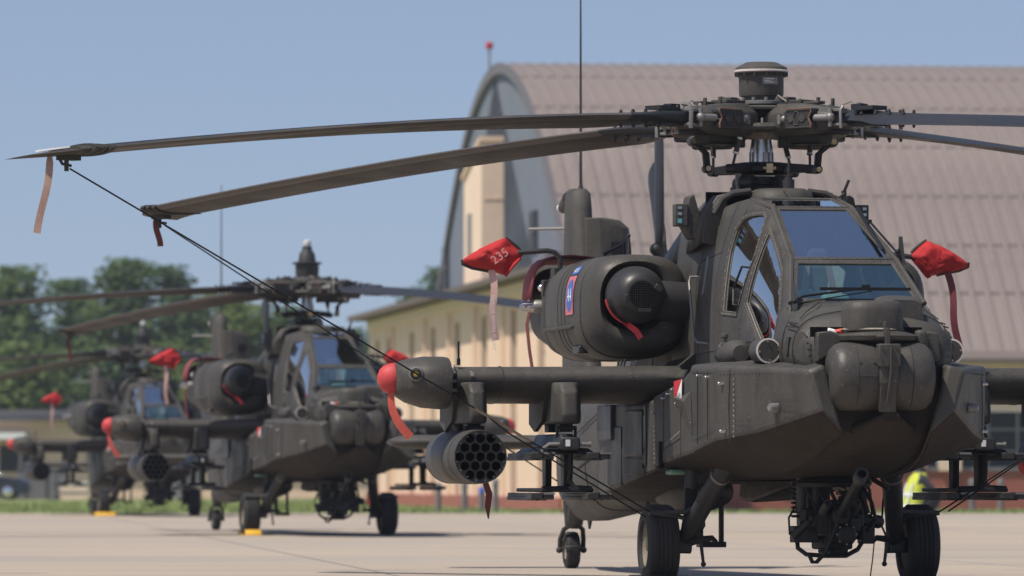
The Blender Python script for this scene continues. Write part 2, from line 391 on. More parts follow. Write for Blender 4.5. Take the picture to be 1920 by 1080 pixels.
# rest of the roof beyond the frame, and the far slope
b = MB(); rings = []
for i in range(43, 150):
    x0 = -.05 + PW * (i - 1)
    b_ = []
    for d in [0, 3, 6, 8.2, 10.8, 13.3, 15.3, 17, 18.9]:
        n = roof_normal(d); b_.append((Vector((x0, -d, zr(d))), n))
    for j in range(len(b_) - 1):
        (p0, n0), (p1, n1) = b_[j], b_[j + 1]; L = ((0, .0), (.25, .0), (.28, .085), (.37, .085), (.40, .0)); vs = [p0 + Vector((x, 0, 0)) + n0 * h for x, h in L] + [p1 + Vector((x, 0, 0)) + n1 * h for x, h in L]
        b.add(vs, [(q, q + 1, q + 6, q + 5) for q in range(4)])
o = b.build('roof_sheets', 'roofmetal', HANG, smooth=25); o['kind'] = 'stuff'
b = MB(); b.loft([[Vector((-.05, d, zr(d))), Vector((60, d, zr(d)))] for d in [0, 3, 6, 9, 12, 15, 18.9]], cap=False, closed=False); b.build('roof_slope', 'roofmetal', HANG)
ds = [-18.9 + 37.8 * i / 40 for i in range(41)]
b = MB(); b.prism([Vector((0, -d, zr(d) - .12)) for d in ds] + [Vector((0, 18.9, 0)), Vector((0, -18.9, 0))], (.25, 0, 0)); b.build('gable_wall', 'gable', HANG, smooth=0)
b = MB(); b.loft([[Vector((x, -d, zr(d))) + roof_normal(d) * h for x, h in ((-.12, .09), (-.12, -.22), (-.02, -.22), (-.02, .05))] for d in ds]); b.build('verge_trim', 'gabletrim', HANG, smooth=30)
for d, z0, z1, w in ((-14.06, 6.5, 7.8, 1.5), (8.67, 6.9, 7.95, 1.4)):
    b = MB(); b.box((-.05, -d, (z0 + z1) / 2), (.06, w, z1 - z0)); wdw = b.build('window', 'bgwindow', HANG, smooth=0)
    q = MB(); q.box((-.09, -d, (z0 + z1) / 2), (.04, .06, z1 - z0)); q.box((-.09, -d, (z0 + z1) / 2), (.04, w, .06)); q.build('glazing_bar', 'gabletrim', wdw, smooth=0)
b = MB(); b.prism([(-.62, -1.2, 0), (-.62, 3.4, 0), (-.62, 3.4, 9.3), (-.62, -1.2, 10.2)], (.64, 0, 0)); tw = b.build('door_tower', 'creampale', HANG, smooth=0)
b = MB(); b.prism([(-.70, -1.3, 10.2), (-.70, 3.5, 9.3), (-.70, 3.5, 9.42), (-.70, -1.3, 10.34)], (.78, 0, 0)); b.build('tower_cap', 'cream', tw, smooth=0)
b = MB(); b.box((-.635, 1.8, 7.6), (.03, .9, 1.4)); b.build('tower_louvre', 'greydoor', tw, smooth=0)
for k in range(5): b = MB(); b.box((-.30, -1.21, 3.0 + 1.4 * k), (.5, .02, .04)); b.build('tower_seam', 'cream', tw, smooth=0)
# long side facing the apron: brick base, glazing between cream piers, fascia
b = MB(); b.box((28, -19.6, .5), (58, .3, 1.0)); b.build('brick_base', 'brick', HANG, smooth=0)
for k in range(24):
    b = MB(); b.box((28 - 29 + 2.42 * k + 1.2, -19.62, 1.05), (2.38, .36, .10)); b.build('coping', 'shadegrey', HANG, smooth=0)
b = MB(); b.box((28, -19.5, 3.15), (58, .4, 1.3)); b.build('fascia', 'creampale', HANG, smooth=0)
b = MB(); b.prism([(-1, -19.2, 3.9), (-1, -20.3, 3.72), (-1, -20.3, 3.82), (-1, -18.8, 4.05)], (58, 0, 0)); b.build('eave', 'roofdark', HANG, smooth=0)
for k in range(12):
    x = .6 + 4.3 * k; b = MB(); b.box((x, -19.75, 1.75), (.55, .35, 1.5)); b.build('pier', 'creampale', HANG, smooth=0)
    b = MB(); b.box((x + 2.15, -19.45, 1.78), (3.75, .1, 1.42)); w_ = b.build('window', 'bgwindow', HANG, smooth=0)
    q = MB()
    for j in range(1, 5): q.box((x + .275 + .75 * j, -19.53, 1.78), (.07, .08, 1.42))
    q.box((x + 2.15, -19.52, 1.5), (3.75, .06, .06)); q.box((x + 2.15, -19.52, 2.05), (3.75, .06, .06)); q.build('glazing_bar', 'greydoor', w_, smooth=0)
bm_ = empty('beacon_mast', HANG.matrix_basis @ Vector((-.2, .6, 12.30))); tag(bm_, 'thin mast with a small red beacon on top of the hangar ridge', 'mast')
b = MB(); b.cyl((0, 0, 0), (0, 0, .62), .03, n=8); b.build('pole', 'greydoor', bm_); b = MB(); b.lathe([(.09, 0), (.11, .05), (.10, .16), (.03, .2)], (0, 0, .6), (0, 0, 1), 12); b.build('beacon', 'redplastic', bm_)

ANX = empty('annex_building', HANG.location, AX); tag(ANX, 'long low cream annex with recessed dark bays in front of the hangar gable', 'building')
H_A = 6.0; D0, D1 = -27.5, 24.0
def aw(name, d0, d1, z0, z1, a0=-1.12, a1=-.9, mat='cream', parent=None): b = MB(); b.box(((a0 + a1) / 2, -(d0 + d1) / 2, (z0 + z1) / 2), (a1 - a0, abs(d1 - d0), z1 - z0)); return b.build(name, mat, parent or ANX, smooth=0)
aw('core', D0 + .2, D1 - .2, 0, H_A - .1, -.70, .9, 'cream')
bays = [-24.6, -20.8, -13.5, -7.2, -.5, 6.4, 13.4, 19.6]
prev = D0
for d in bays:
    w = .75; aw('wall_panel', prev, d - w, 0, H_A - .45); aw('bay_head', d - w, d + w, 5.2, H_A - .45, -1.10, -.9); rd = aw('bay_door', d - w, d + w, 0, 5.2, -.78, -.68, 'baydark')
    aw('bay_window', d - w + .12, d + w - .12, 3.0, 4.8, -.80, -.775, 'bgwindow', rd); prev = d + w
aw('wall_panel', prev, D1, 0, H_A - .45); aw('string_course', D0 - .05, D1 + .05, H_A - .45, H_A - .15, -1.2, -.85, 'creampale')
b = MB(); b.prism([(-1.80, -D1 - .4, H_A - .13), (-1.80, -D1 - .4, H_A + .02), (1.2, -D1 - .4, H_A + .06), (1.2, -D1 - .4, H_A - .13)], (0, D1 - D0 + .8, 0)); b.build('roof', 'roofdark', ANX, smooth=0)
aw('end_wall', D1, D1 + .2, 0, H_A - .13, -1.0, .9, 'creampale')
aw('plinth', D0, D1, 0, .35, -1.22, -1.0, 'brick')
for d in (-19, -9.0, -2.2, 4.7, 11.5): aw('downpipe', d - .06, d + .06, .3, 5.5, -1.24, -1.13, 'creampale')
for d, w, h in ((-16, .8, .5), (-4, 1.2, .7), (5, .7, .9), (15, 1.4, .6)):
    b = MB(); b.box((-.2, -d, H_A + .03 + h / 2), (.7, w, h)); b.build('roof_vent', 'shadegrey', ANX, smooth=0)

LOW = empty('low_building', (-19.0, 268, 0), 0); tag(LOW, 'low flat-roofed tan building beyond the grass at the far left', 'building')
b = MB(); b.box((0, 3, 1.6), (28, 6, 3.2)); b.build('wall', 'cream', LOW, smooth=0)
b = MB(); b.box((0, 2.8, 3.32), (29, 7.2, .28)); b.build('roof', 'slate', LOW, smooth=0)
b = MB(); b.box((0, 2.8, 3.52), (26, 5.6, .2)); b.build('roof_top', 'shadegrey', LOW, smooth=0)
for k, (x, w, z0, z1, mt) in enumerate(((-9.4, 1.6, 1.1, 2.2, 'bgwindow'), (-6.0, 1.1, 0, 2.1, 'greydoor'), (-1.2, 1.6, 1.1, 2.2, 'bgwindow'), (2.4, 1.6, 1.1, 2.2, 'bgwindow'), (5.6, 1.1, 0, 2.1, 'greydoor'), (9.5, 1.6, 1.1, 2.2, 'bgwindow'))):
    b = MB(); b.box((x, -.04, (z0 + z1) / 2), (w, .1, z1 - z0)); w_ = b.build('window' if mt == 'bgwindow' else 'door', mt, LOW, smooth=0)
    q = MB(); q.box((x, -.10, z1 + .05), (w + .2, .08, .1)); q.build('lintel', 'creampale', w_, smooth=0)
b = MB(); b.box((-3.6, -1.1, 2.55), (5.6, 2.2, .28)); b.build('awning', 'white', LOW, smooth=0)
for x in (-6.2, -1.0): b = MB(); b.cyl((x, -2.0, 0), (x, -2.0, 2.45), .05, n=8); b.build('awning_post', 'shadegrey', LOW)

# ------------------------------------------------------------------ trees
def leafmat(name, c, t):
    m, nt, bs = mat_nodes(name); f = noise_fac(nt, .9, 4, lo=.3, hi=.7); g_ = noise_fac(nt, 6, 2, lo=.3, hi=.7); c = Vector(c)
    k = mixc(nt, f, c * .65, c * 1.25); k = mixc(nt, g_, k, (c[0] * 1.5, c[1] * 1.25, c[2] * .9)); nt.links.new(k, bs.inputs['Base Color']); bs.inputs['Roughness'].default_value = .6; bs.inputs['Specular IOR Level'].default_value = .25
    tl = NN(nt, 'ShaderNodeBsdfTranslucent'); nt.links.new(k, tl.inputs[0]); mx = NN(nt, 'ShaderNodeMixShader'); mx.inputs[0].default_value = t; out = nt.nodes['Material Output']
    nt.links.new(bs.outputs[0], mx.inputs[1]); nt.links.new(tl.outputs[0], mx.inputs[2]); nt.links.new(mx.outputs[0], out.inputs[0]); return m
M['leaf0'] = leafmat('leaves_mid', (.085, .150, .055), .45); M['leaf1'] = leafmat('leaves_light', (.110, .175, .058), .45); M['leaf2'] = leafmat('leaves_dark', (.065, .125, .055), .4)
M['bark'] = paint('bark', (.09, .075, .06), .9, .3)
def tree(px, Y, top, wpx, label, leaf, seed, low=.12, nclump=60):
    rnd = random.Random(seed); X = px_x(px, Y); h = .8 + (898 - top) / 12250. * Y; rx = wpx / 2 / 12250. * Y
    T = empty('tree', (X, Y, -.03)); tag(T, label, 'tree', 'trees behind the buildings')
    b = MB(); b.tube([(0, 0, 0), (.1, .05, h * .3), (-.05, .1, h * .6), (.05, 0, h * .85)], [.22, .17, .11, .04], 9); tr = b.build('trunk', 'bark', T)
    ends = []
    for k in range(9):
        a = rnd.uniform(0, 6.28); z0 = h * rnd.uniform(.2, .65); L = rx * rnd.uniform(.55, .9); e = Vector((math.cos(a) * L, math.sin(a) * L, z0 + h * rnd.uniform(.12, .25))); b = MB(); b.tube([(0, 0, z0), Vector((0, 0, z0)).lerp(e, .5) + Vector((0, 0, .25)), e], [.09, .06, .025], 6); b.build('limb', 'bark', T); ends.append(e)
    b = MB(); cl = []
    for k in range(nclump):
        t = rnd.random(); z = h * (low + (1 - low) * (k + .5) / nclump); rr = rx * math.sin(math.pi * min(1, max(.06, ((z / h) - low * .4) / (1.03 - low * .4))) ** .85) ** .6
        a = rnd.uniform(0, 6.28); q = rr * math.sqrt(rnd.uniform(.15, 1)) * .85; cl.append((Vector((math.cos(a) * q, math.sin(a) * q, z - rnd.uniform(.0, .5))), rnd.uniform(.55, 1.15)))
    for e in ends: cl.append((e, 1.0))
    for c, r0 in cl:
        for _ in range(int(120 * r0)):
            d = Vector((rnd.gauss(0, 1), rnd.gauss(0, 1), rnd.gauss(0, .75))); d = d.normalized() * r0 * rnd.random() ** .45; p = c + d
            if p.z > h: p.z = h - rnd.random() * .4
            n = (d.normalized() + Vector((rnd.uniform(-.8, .8), rnd.uniform(-.8, .8), rnd.uniform(-.2, 1)))).normalized(); u, w, _d = frame_z(n); s = rnd.uniform(.11, .22); u = u * s; w = w * s * .62
            o = len(b.v); b.v += [tuple(p - u), tuple(p + w), tuple(p + u), tuple(p - w)]; b.f.append((o, o + 1, o + 2, o + 3)); b.mi.append(0)
    me = bpy.data.meshes.new('crown'); me.from_pydata(b.v, [], b.f); me.materials.append(M[leaf]); o = bpy.data.objects.new('crown', me); COL.objects.link(o); o.parent = T
    return T
for i, (px, Y, top, wpx, lab, lf, nc) in enumerate((
    (35, 300, 496, 200, 'tall broad green tree at the left edge of the photo', 'leaf0', 60), (-70, 308, 520, 170, 'tree cut off by the left frame edge', 'leaf2', 44), (125, 312, 522, 170, 'narrow dark tree between the two tallest left trees', 'leaf2', 48), (235, 302, 483, 190, 'tallest tree, left of the second helicopter rotor', 'leaf0', 62), (315, 306, 496, 170, 'round-topped tree just right of the tallest tree', 'leaf2', 48),
    (392, 312, 540, 180, 'lower tree behind the tail fin of the second helicopter', 'leaf1', 40), (455, 300, 552, 200, 'light green tree behind the left rotor blades of the second helicopter', 'leaf1', 42), (545, 316, 572, 180, 'dark tree directly behind the second rotor mast', 'leaf2', 36), (625, 330, 640, 130, 'small tree left of the cream annex', 'leaf2', 30), (30, 290, 640, 170, 'leafy bush-like tree low at the left edge', 'leaf1', 44), (120, 292, 655, 150, 'low leafy tree behind the farthest helicopter rotor', 'leaf0', 40), (330, 292, 640, 150, 'low bright tree behind the red probe cover', 'leaf1', 40), (420, 290, 665, 150, 'low green tree left of the second nacelle', 'leaf1', 38), (215, 294, 650, 140, 'low dark tree behind the third helicopter hub', 'leaf2', 38),
    (765, 380, 535, 90, 'distant tree top over the annex roof', 'leaf0', 26), (815, 372, 500, 80, 'distant tree beside the hangar gable edge', 'leaf2', 26), (680, 372, 612, 90, 'far tree at the end of the annex roof', 'leaf2', 24))):
    tree(px, Y, top, wpx, lab, lf, 100 + i, low=.06 if top > 600 else .16, nclump=nc)
# ------------------------------------------------------------------ the attack helicopter (x forward, y port, z up, origin on the ground under the mast)
RS = [-0.6, 0.3, 0.9, 1.3, 1.9, 3.01, 3.45, 3.62]
ZT = [2.74, 2.80, 2.86, 2.88, 2.80, 2.375, 2.05, 2.00]
WT = [.50, .46, .40, .34, .29, .38, .48, .50]
def y_side(s, z):
    zt = lerp_table(s, RS, ZT); wt = lerp_table(s, RS, WT); u = max(0, min(1, (zt - z) / (zt - 1.62)))
    return wt + (.58 - wt) * (1 - (1 - u) ** 2.2)
PILOT_WIN = [(1.60, 2.752), (1.78, 2.748), (1.88, 2.712), (1.998, 2.444), (1.871, 2.024), (1.361, 2.049), (1.319, 2.197), (1.224, 2.506), (1.24, 2.66), (1.33, 2.728), (1.46, 2.748)]
GUNNER_WIN = [(2.118, 2.616), (2.55, 2.45), (2.932, 2.29), (3.266, 2.008), (3.326, 1.79), (2.882, 1.795), (2.151, 2.091)]
def in_poly(p, P):
    c = False; j = len(P) - 1
    for i in range(len(P)):
        if (P[i][1] > p[1]) != (P[j][1] > p[1]) and p[0] < (P[j][0] - P[i][0]) * (p[1] - P[i][1]) / (P[j][1] - P[i][1]) + P[i][0]: c = not c
        j = i
    return c
def densify(P, d=.1):
    Q = []
    for i in range(len(P)):
        a, b = Vector(P[i]), Vector(P[(i + 1) % len(P)]); n = max(1, int((b - a).length / d))
        Q += [a.lerp(b, k / n) for k in range(n)]
    return Q
def offset_poly(P, d):
    n = len(P); A = sum(P[i][0] * P[(i + 1) % n][1] - P[(i + 1) % n][0] * P[i][1] for i in range(n)); sg = 1 if A > 0 else -1; Q = []
    for i in range(n):
        p, a, b = Vector(P[i]), Vector(P[i - 1]), Vector(P[(i + 1) % n])
        e1, e2 = (p - a).normalized(), (b - p).normalized(); n1 = Vector((e1.y, -e1.x)) * sg; n2 = Vector((e2.y, -e2.x)) * sg
        m = (n1 + n2); m = m / max(.35, m.length_squared) * 2; Q.append(tuple(p + m * d))
    return Q
def surf2d(outer, holes, fn, step=.11):
    pts = []; edges = []
    for P in [outer] + holes:
        Q = densify(P, step); o = len(pts); pts += Q; edges += [(o + i, o + (i + 1) % len(Q)) for i in range(len(Q))]
    xs = [p[0] for p in outer]; zs = [p[1] for p in outer]
    x = min(xs) + step * .5
    while x < max(xs):
        z = min(zs) + step * .5
        while z < max(zs):
            if in_poly((x, z), outer) and not any(in_poly((x, z), offset_poly(h, .04)) for h in holes): pts.append(Vector((x, z)))
            z += step
        x += step
    vo, eo, fo = delaunay_2d_cdt([Vector(p) for p in pts], edges, [], 0, 1e-5)[:3]
    fs = []
    for f in fo:
        c = sum((vo[i] for i in f), Vector((0, 0))) / len(f)
        if in_poly(c, outer) and not any(in_poly(c, h) for h in holes): fs.append(tuple(f))
    return [fn(p[0], p[1]) for p in vo], fs
def solidify(o, t, off=0.0):
    m = o.modifiers.new('thickness', 'SOLIDIFY'); m.thickness = t; m.offset = off; return o
def half_ring(s, pts, n=2):
    full = [(y, z) for y, z in pts] + [(-y, z) for y, z in reversed(pts) if y > 1e-6]
    return [Vector((s, p[0], p[1])) for p in chaikin([Vector(q) for q in full], n)]
def framed(mbf, mbg, C, inset, depth=.025, mbr=None, rn=10):
    """flat framed window from four corners: frame ring + pane"""
    C = [Vector(c) for c in C]; ctr = sum(C, Vector()) / 4; nrm = (C[1] - C[0]).cross(C[3] - C[0]).normalized()
    if nrm.z < 0: nrm = -nrm
    I = []
    for i in range(4):
        a = (C[i - 1] - C[i]).normalized(); b = (C[(i + 1) % 4] - C[i]).normalized(); I.append(C[i] + (a + b) * inset)
    n = 4
    top = C + I; low = [p - nrm * depth for p in C + I]
    fs = []
    for i in range(4):
        k = (i + 1) % 4
        fs += [(i, k, 4 + k, 4 + i), (8 + i, 12 + i, 12 + k, 8 + k), (4 + i, 4 + k, 12 + k, 12 + i), (i, 8 + i, 8 + k, k)]
    mbf.add(top + low, fs)
    mbg.add([p - nrm * depth * .4 for p in I], [(0, 1, 2, 3)])
    if mbr is not None:
        for i in range(4):
            k = (i + 1) % 4; a = C[i].lerp(I[i], .5); b = C[k].lerp(I[k], .5); q = max(3, int((b - a).length / .05))
            for j in range(q + 1): mbr.rivet(a.lerp(b, j / q) + nrm * .001, nrm, .0075)
def blade_ring(r, le, te, th, droop, pitch, n=18, shift=0.0):
    """aerofoil ring: x radial, y towards the leading edge"""
    out = []; c = le - te; cp, sp = math.cos(pitch), math.sin(pitch)
    for i in range(n):
        a = 2 * math.pi * i / n; t = .5 * (1 - math.cos(a)); x = t
        yt = th * 5 * (.2969 * math.sqrt(x) - .126 * x - .3516 * x * x + .2843 * x ** 3 - .1015 * x ** 4)
        up = 1 if a <= math.pi else -1
        y = le - x * c; z = up * yt * .5 / .5
        out.append(Vector((r, y * cp - z * sp + shift, droop + y * sp + z * cp)))
    return out
def droop(r): return -.50 * max(0, (r - .5) / 6.8) ** 1.5
ROTOR_Z = 3.53

def build_helicopter():
    H = empty('attack_helicopter')
    # ---- lower fuselage, nose, tail boom
    b = MB(); b.loft([half_ring(s, p) for s, p in [
        (4.30, [(0, 1.10), (.26, 1.11), (.38, 1.26), (.40, 1.50), (.36, 1.60), (0, 1.62)]),
        (4.15, [(0, 1.03), (.34, 1.05), (.46, 1.25), (.48, 1.55), (.44, 1.66), (0, 1.68)]),
        (3.6, [(0, .90), (.40, .91), (.56, 1.12), (.58, 1.5), (.58, 1.66), (0, 1.70)]),
        (2.6, [(0, .80), (.46, .80), (.6, 1.0), (.6, 1.5), (.59, 1.68), (0, 1.70)]),
        (.9, [(0, .79), (.46, .79), (.6, 1.0), (.6, 1.5), (.59, 1.68), (0, 1.70)]),
        (-.6, [(0, .79), (.46, .79), (.6, 1.0), (.6, 1.5), (.59, 1.68), (0, 1.70)])]])
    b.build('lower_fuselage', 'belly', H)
    b = MB(); b.loft([half_ring(s, p) for s, p in [
        (-.50, [(0, .80), (.44, .80), (.585, 1.0), (.58, 2.15), (.48, 2.60), (0, 2.68)]),
        (-.8, [(0, .79), (.44, .80), (.59, 1.0), (.59, 2.2), (.48, 2.60), (0, 2.66)]),
        (-2.2, [(0, .76), (.4, .77), (.54, 1.0), (.52, 1.9), (.38, 2.32), (0, 2.40)]),
        (-3.6, [(0, .68), (.3, .69), (.44, .9), (.44, 1.6), (.30, 2.0), (0, 2.05)]),
        (-6.0, [(0, .50), (.26, .52), (.40, .75), (.38, 1.3), (.24, 1.58), (0, 1.62)]),
        (-7.3, [(0, .43), (.18, .44), (.28, .62), (.26, 1.25), (.16, 1.45), (0, 1.48)]),
        (-8.9, [(0, .62), (.05, .62), (.09, .75), (.09, 1.25), (.05, 1.4), (0, 1.4)])]])
    boom = b.build('tail_boom', 'olive2', H)
    for s0, w0, z0, z1 in ((-1.6, .575, .79, 2.47), (-2.9, .50, .73, 2.2), (-4.4, .43, .63, 1.88), (-5.6, .405, .54, 1.68)):
        q = MB(); rr = half_ring(s0, [(0, z0 - .01), (w0 * .66, z0), (w0, z0 + .22), (w0 * .96, z1 - .5), (w0 * .68, z1 - .06), (0, z1)]); q.tube(rr + [rr[0]], .005, 4, cap=False); q.build('seam', 'seam', boom)
    for zf in (.35, .62):
        q = MB(); q.tube([(s0, -w0 * 1.0, zb + (zt - zb) * zf) for s0, w0, zb, zt in ((-.9, .592, .79, 2.6), (-2.2, .535, .76, 2.4), (-3.6, .443, .68, 2.05), (-6.0, .395, .5, 1.62))], .006, 4); q.build('seam', 'seam', boom)
    for s0, z0 in ((-2.5, 1.35), (-3.3, 1.3), (-1.9, 1.1)):
        q = MB(); q.box((s0, -lerp_table(s0, [-3.6, -2.2, -.9], [.443, .533, .590]) - .002, z0), (.5, .012, .3)); q.build('access_panel', 'olive', boom, bevel=.004)
    b = MB(); b.loft([half_ring(s, p) for s, p in [
        (3.40, [(0, 1.58), (.5, 1.58), (.60, 1.62), (.585, 1.86), (.53, 2.06), (0, 2.085)]),
        (3.62, [(0, 1.56), (.5, 1.56), (.60, 1.64), (.58, 1.86), (.50, 2.01), (0, 2.06)]),
        (3.9, [(0, 1.52), (.5, 1.52), (.58, 1.64), (.56, 1.84), (.42, 1.96), (0, 2.01)]),
        (4.12, [(0, 1.48), (.42, 1.48), (.54, 1.6), (.53, 1.80), (.40, 1.90), (0, 1.95)]),
        (4.20, [(0, 1.48), (.36, 1.48), (.46, 1.6), (.46, 1.74), (.34, 1.83), (0, 1.87)])]])
    nose = b.build('nose', 'olive', H)
    # panel seams on the nose
    for s0, zoff in ((3.66, .0), (3.95, .0)):
        b = MB(); ring = half_ring(s0, [(0, 1.54), (.5, 1.54), (.60, 1.64), (.582, 1.86), (.48, 2.00), (0, 2.05)] if s0 < 3.8 else [(0, 1.51), (.5, 1.51), (.582, 1.64), (.562, 1.84), (.42, 1.96), (0, 2.008)])
        b.tube(ring[6:36], .0045, 5); b.build('seam', 'seam', nose)
    for sd in (-1, 1):
        q = MB()
        for k in range(9): q.rivet((3.50 + .05 * k, sd * (.592 - .012 * k), 1.69 + .002 * k), (0, sd, .1), .008)
        for k in range(10): q.rivet((3.48, sd * (.575 - .012 * k * .6), 1.72 + .033 * k), (.1, sd, .2), .008)
        for k in range(12): a = -.9 + .15 * k; q.rivet((3.52 + .02 * abs(a), sd * .0 + .50 * math.sin(a * 1.0), 2.062 + .0 * k), (.2, 0, 1), .009)
        q.build('rivets', 'darkgrey', nose, smooth=0)
    q = MB(); q.tube([(3.60, -.30, 2.062), (3.72, -.36, 2.03), (3.80, -.44, 1.985), (3.86, -.50, 1.93)], .005, 4); q.build('seam', 'seam', nose)
    q = MB(); q.tube([(3.60, .30, 2.062), (3.72, .36, 2.03), (3.80, .44, 1.985), (3.86, .50, 1.93)], .005, 4); q.build('seam', 'seam', nose)
    # ---- cockpit side skins with real window openings
    outer = [(-.6, 1.60), (3.55, 1.60), (3.55, 2.005), (3.45, 2.045), (3.01, 2.37), (1.9, 2.795), (1.3, 2.876), (.9, 2.856), (.3, 2.796), (-.6, 2.736)]
    for sd in (-1, 1):
        fn = lambda s, z, sd=sd: Vector((s, sd * y_side(s, z), z))
        vs, fs = surf2d(outer, [PILOT_WIN, GUNNER_WIN], fn); b = MB(); b.add(vs, fs)
        sk = solidify(b.build('cockpit_side', 'olive', H, smooth=50), .018)
        for nm, W in (('pilot', PILOT_WIN), ('gunner', GUNNER_WIN)):
            ins = offset_poly(W, -.004)
            fg = lambda s, z, sd=sd: Vector((s, sd * (y_side(s, z) - .003), z))
            vs, fs = surf2d(ins, [], fg, .08); g = MB(); g.add(vs, fs); pane = g.build('window_pane', 'glass', H)
            fr = MB(); Wd = densify(W, .05); ring_o = densify(W, .05)
            off = offset_poly(W, .030); Od = [Vector((0, 0))] * 0
            # raised frame strip round the window
            n = len(Wd); cum = []
            for i in range(len(W)):
                a, bb = Vector(W[i]), Vector(W[(i + 1) % len(W)]); ao, bo = Vector(off[i]), Vector(off[(i + 1) % len(W)]); q = max(1, int((bb - a).length / .05))
                for k in range(q): cum.append((a.lerp(bb, k / q), ao.lerp(bo, k / q)))
            rings = []
            for (p, q) in cum:
                yo = lambda t, d: Vector((t[0], sd * (y_side(t[0], t[1]) + d), t[1]))
                rings.append([yo(p, -.012), yo(p, .016), yo(q, .016), yo(q, .002)])
            rings.append(rings[0]); fr.loft(rings, cap=False); frame = fr.build('window_frame', 'olive2', H)
            sl = MB(); sl.tube([fn(*p) + Vector((0, sd * .006, 0)) for p, q in cum] + [fn(*cum[0][0]) + Vector((0, sd * .006, 0))], .0034, 5); sl.build('sealant', 'sealant', frame)
            rv = MB()
            for (p, q) in cum:
                t = p.lerp(q, .6); rv.rivet(Vector((t[0], sd * (y_side(t[0], t[1]) + .0155), t[1])), (0, sd, .2), .0075)
            rv.build('rivets', 'sealant', frame, smooth=0)
        # seams and rivet rows on the skin
        for P in ([(1.06, 2.86), (.98, 2.5), (1.02, 2.1), (1.16, 1.66)], [(.42, 2.79), (.34, 2.4), (.40, 2.0), (.55, 1.66)], [(2.06, 1.66), (2.04, 2.0)], [(1.02, 2.1), (1.3, 2.02)],
                  [(.36, 2.45), (1.02, 2.5)], [(3.2, 1.66), (2.5, 1.80), (1.9, 1.78), (.5, 1.74)], [(2.60, 1.66), (2.62, 1.82)]):
            tb = MB(); pts = []
            for i in range(len(P) - 1):
                for k in range(6): t = Vector(P[i]).lerp(Vector(P[i + 1]), k / 6); pts.append(fn(t[0], t[1]) + Vector((0, sd * .0085, 0)))
            t = Vector(P[-1]); pts.append(fn(t[0], t[1]) + Vector((0, sd * .0085, 0)))
            tb.tube(pts, .0042, 4); tb.build('seam', 'seam', sk)
            rv = MB(); L = 0
            for i in range(len(P) - 1):
                a, bb = Vector(P[i]), Vector(P[i + 1]); q = int((bb - a).length / .045)
                for k in range(q):
                    t = a.lerp(bb, k / q); rv.rivet(fn(t[0] + .035, t[1]) + Vector((0, sd * .009, 0)), (0, sd, .1), .006); rv.rivet(fn(t[0] - .035, t[1]) + Vector((0, sd * .009, 0)), (0, sd, .1), .006)
            rv.build('rivets', 'olive2', sk, smooth=0)
        # grab handle, door handle, formation light strip
        g = MB(); pp = [fn(.30, 2.335), fn(.29, 2.335) + Vector((0, sd * .07, 0)), fn(.30, 2.29) + Vector((0, sd * .075, 0)), fn(.62, 1.86) + Vector((0, sd * .07, 0)), fn(.80, 1.825) + Vector((0, sd * .07, 0)), fn(.86, 1.815)]
        g.tube(pp, .010, 8); g.build('grab_handle', 'greymetal', H)
        g = MB(); g.tube([fn(1.99, 2.35), fn(1.99, 2.35) + Vector((-.06, sd * .06, .01)), fn(1.88, 2.2) + Vector((-.05, sd * .06, 0)), fn(1.90, 2.08) + Vector((0, sd * .05, 0)), fn(1.92, 2.07)], .009, 8); g.build('door_handle', 'black', H)
        g = MB(); g.add([fn(.55 + dx, z) + Vector((0, sd * .012, 0)) for dx, z in ((-.05, 2.18), (.03, 2.20), (.03, 2.48), (-.02, 2.48))], [(0, 1, 2, 3)]); solidify(g.build('formation_light', 'greymetal', H, smooth=0), .004)
        g = MB(); g.box(fn(1.55, 1.86) + Vector((0, sd * .02, 0)), (.16, .03, .03)); g.build('door_latch', 'olive2', H, bevel=.006)
    # ---- windscreens and roof window
    fr = MB(); rv = MB()
    g1 = MB(); framed(fr, g1, [(1.9, -.29, 2.802), (1.9, .29, 2.802), (3.005, .385, 2.385), (3.005, -.385, 2.385)], .042, mbr=rv)
    g2 = MB(); framed(fr, g2, [(3.012, -.385, 2.38), (3.012, .385, 2.38), (3.46, .49, 2.06), (3.46, -.49, 2.06)], .052, mbr=rv)
    g3 = MB(); framed(fr, g3, [(1.25, -.30, 2.90), (1.25, .30, 2.90), (1.89, .29, 2.808), (1.89, -.29, 2.808)], .030, mbr=rv)
    fo = fr.build('windscreen_frame', 'olive2', H, smooth=20, bevel=.006); rv.build('rivets', 'olive2', fo, smooth=0)
    g1.build('windscreen', 'windscreen', H); g2.build('windscreen', 'gunnerglass', H, label='lower greenish windscreen of the front seat'); g3.build('roof_window', 'windscreen', H)
    b = MB(); b.loft([[Vector((s, lerp_table(s, RS, WT) * k, lerp_table(s, RS, ZT) + .015 * (1 - k * k))) for k in (-1, -.6, -.2, .2, .6, 1)] for s in (1.25, 1.0, .7, .3, -.2, -.6)], cap=False, closed=False); solidify(b.build('canopy_deck', 'olive', H), .02)
    b = MB()   # corner posts between windscreens and side skins
    for sd in (-1, 1):
        b.tube([(3.47, sd * .487, 2.05), (3.01, sd * .386, 2.372), (1.9, sd * .294, 2.797), (1.28, sd * .33, 2.878)], [.02, .022, .022, .02], 8)
    b.build('canopy_rail', 'olive2', H)
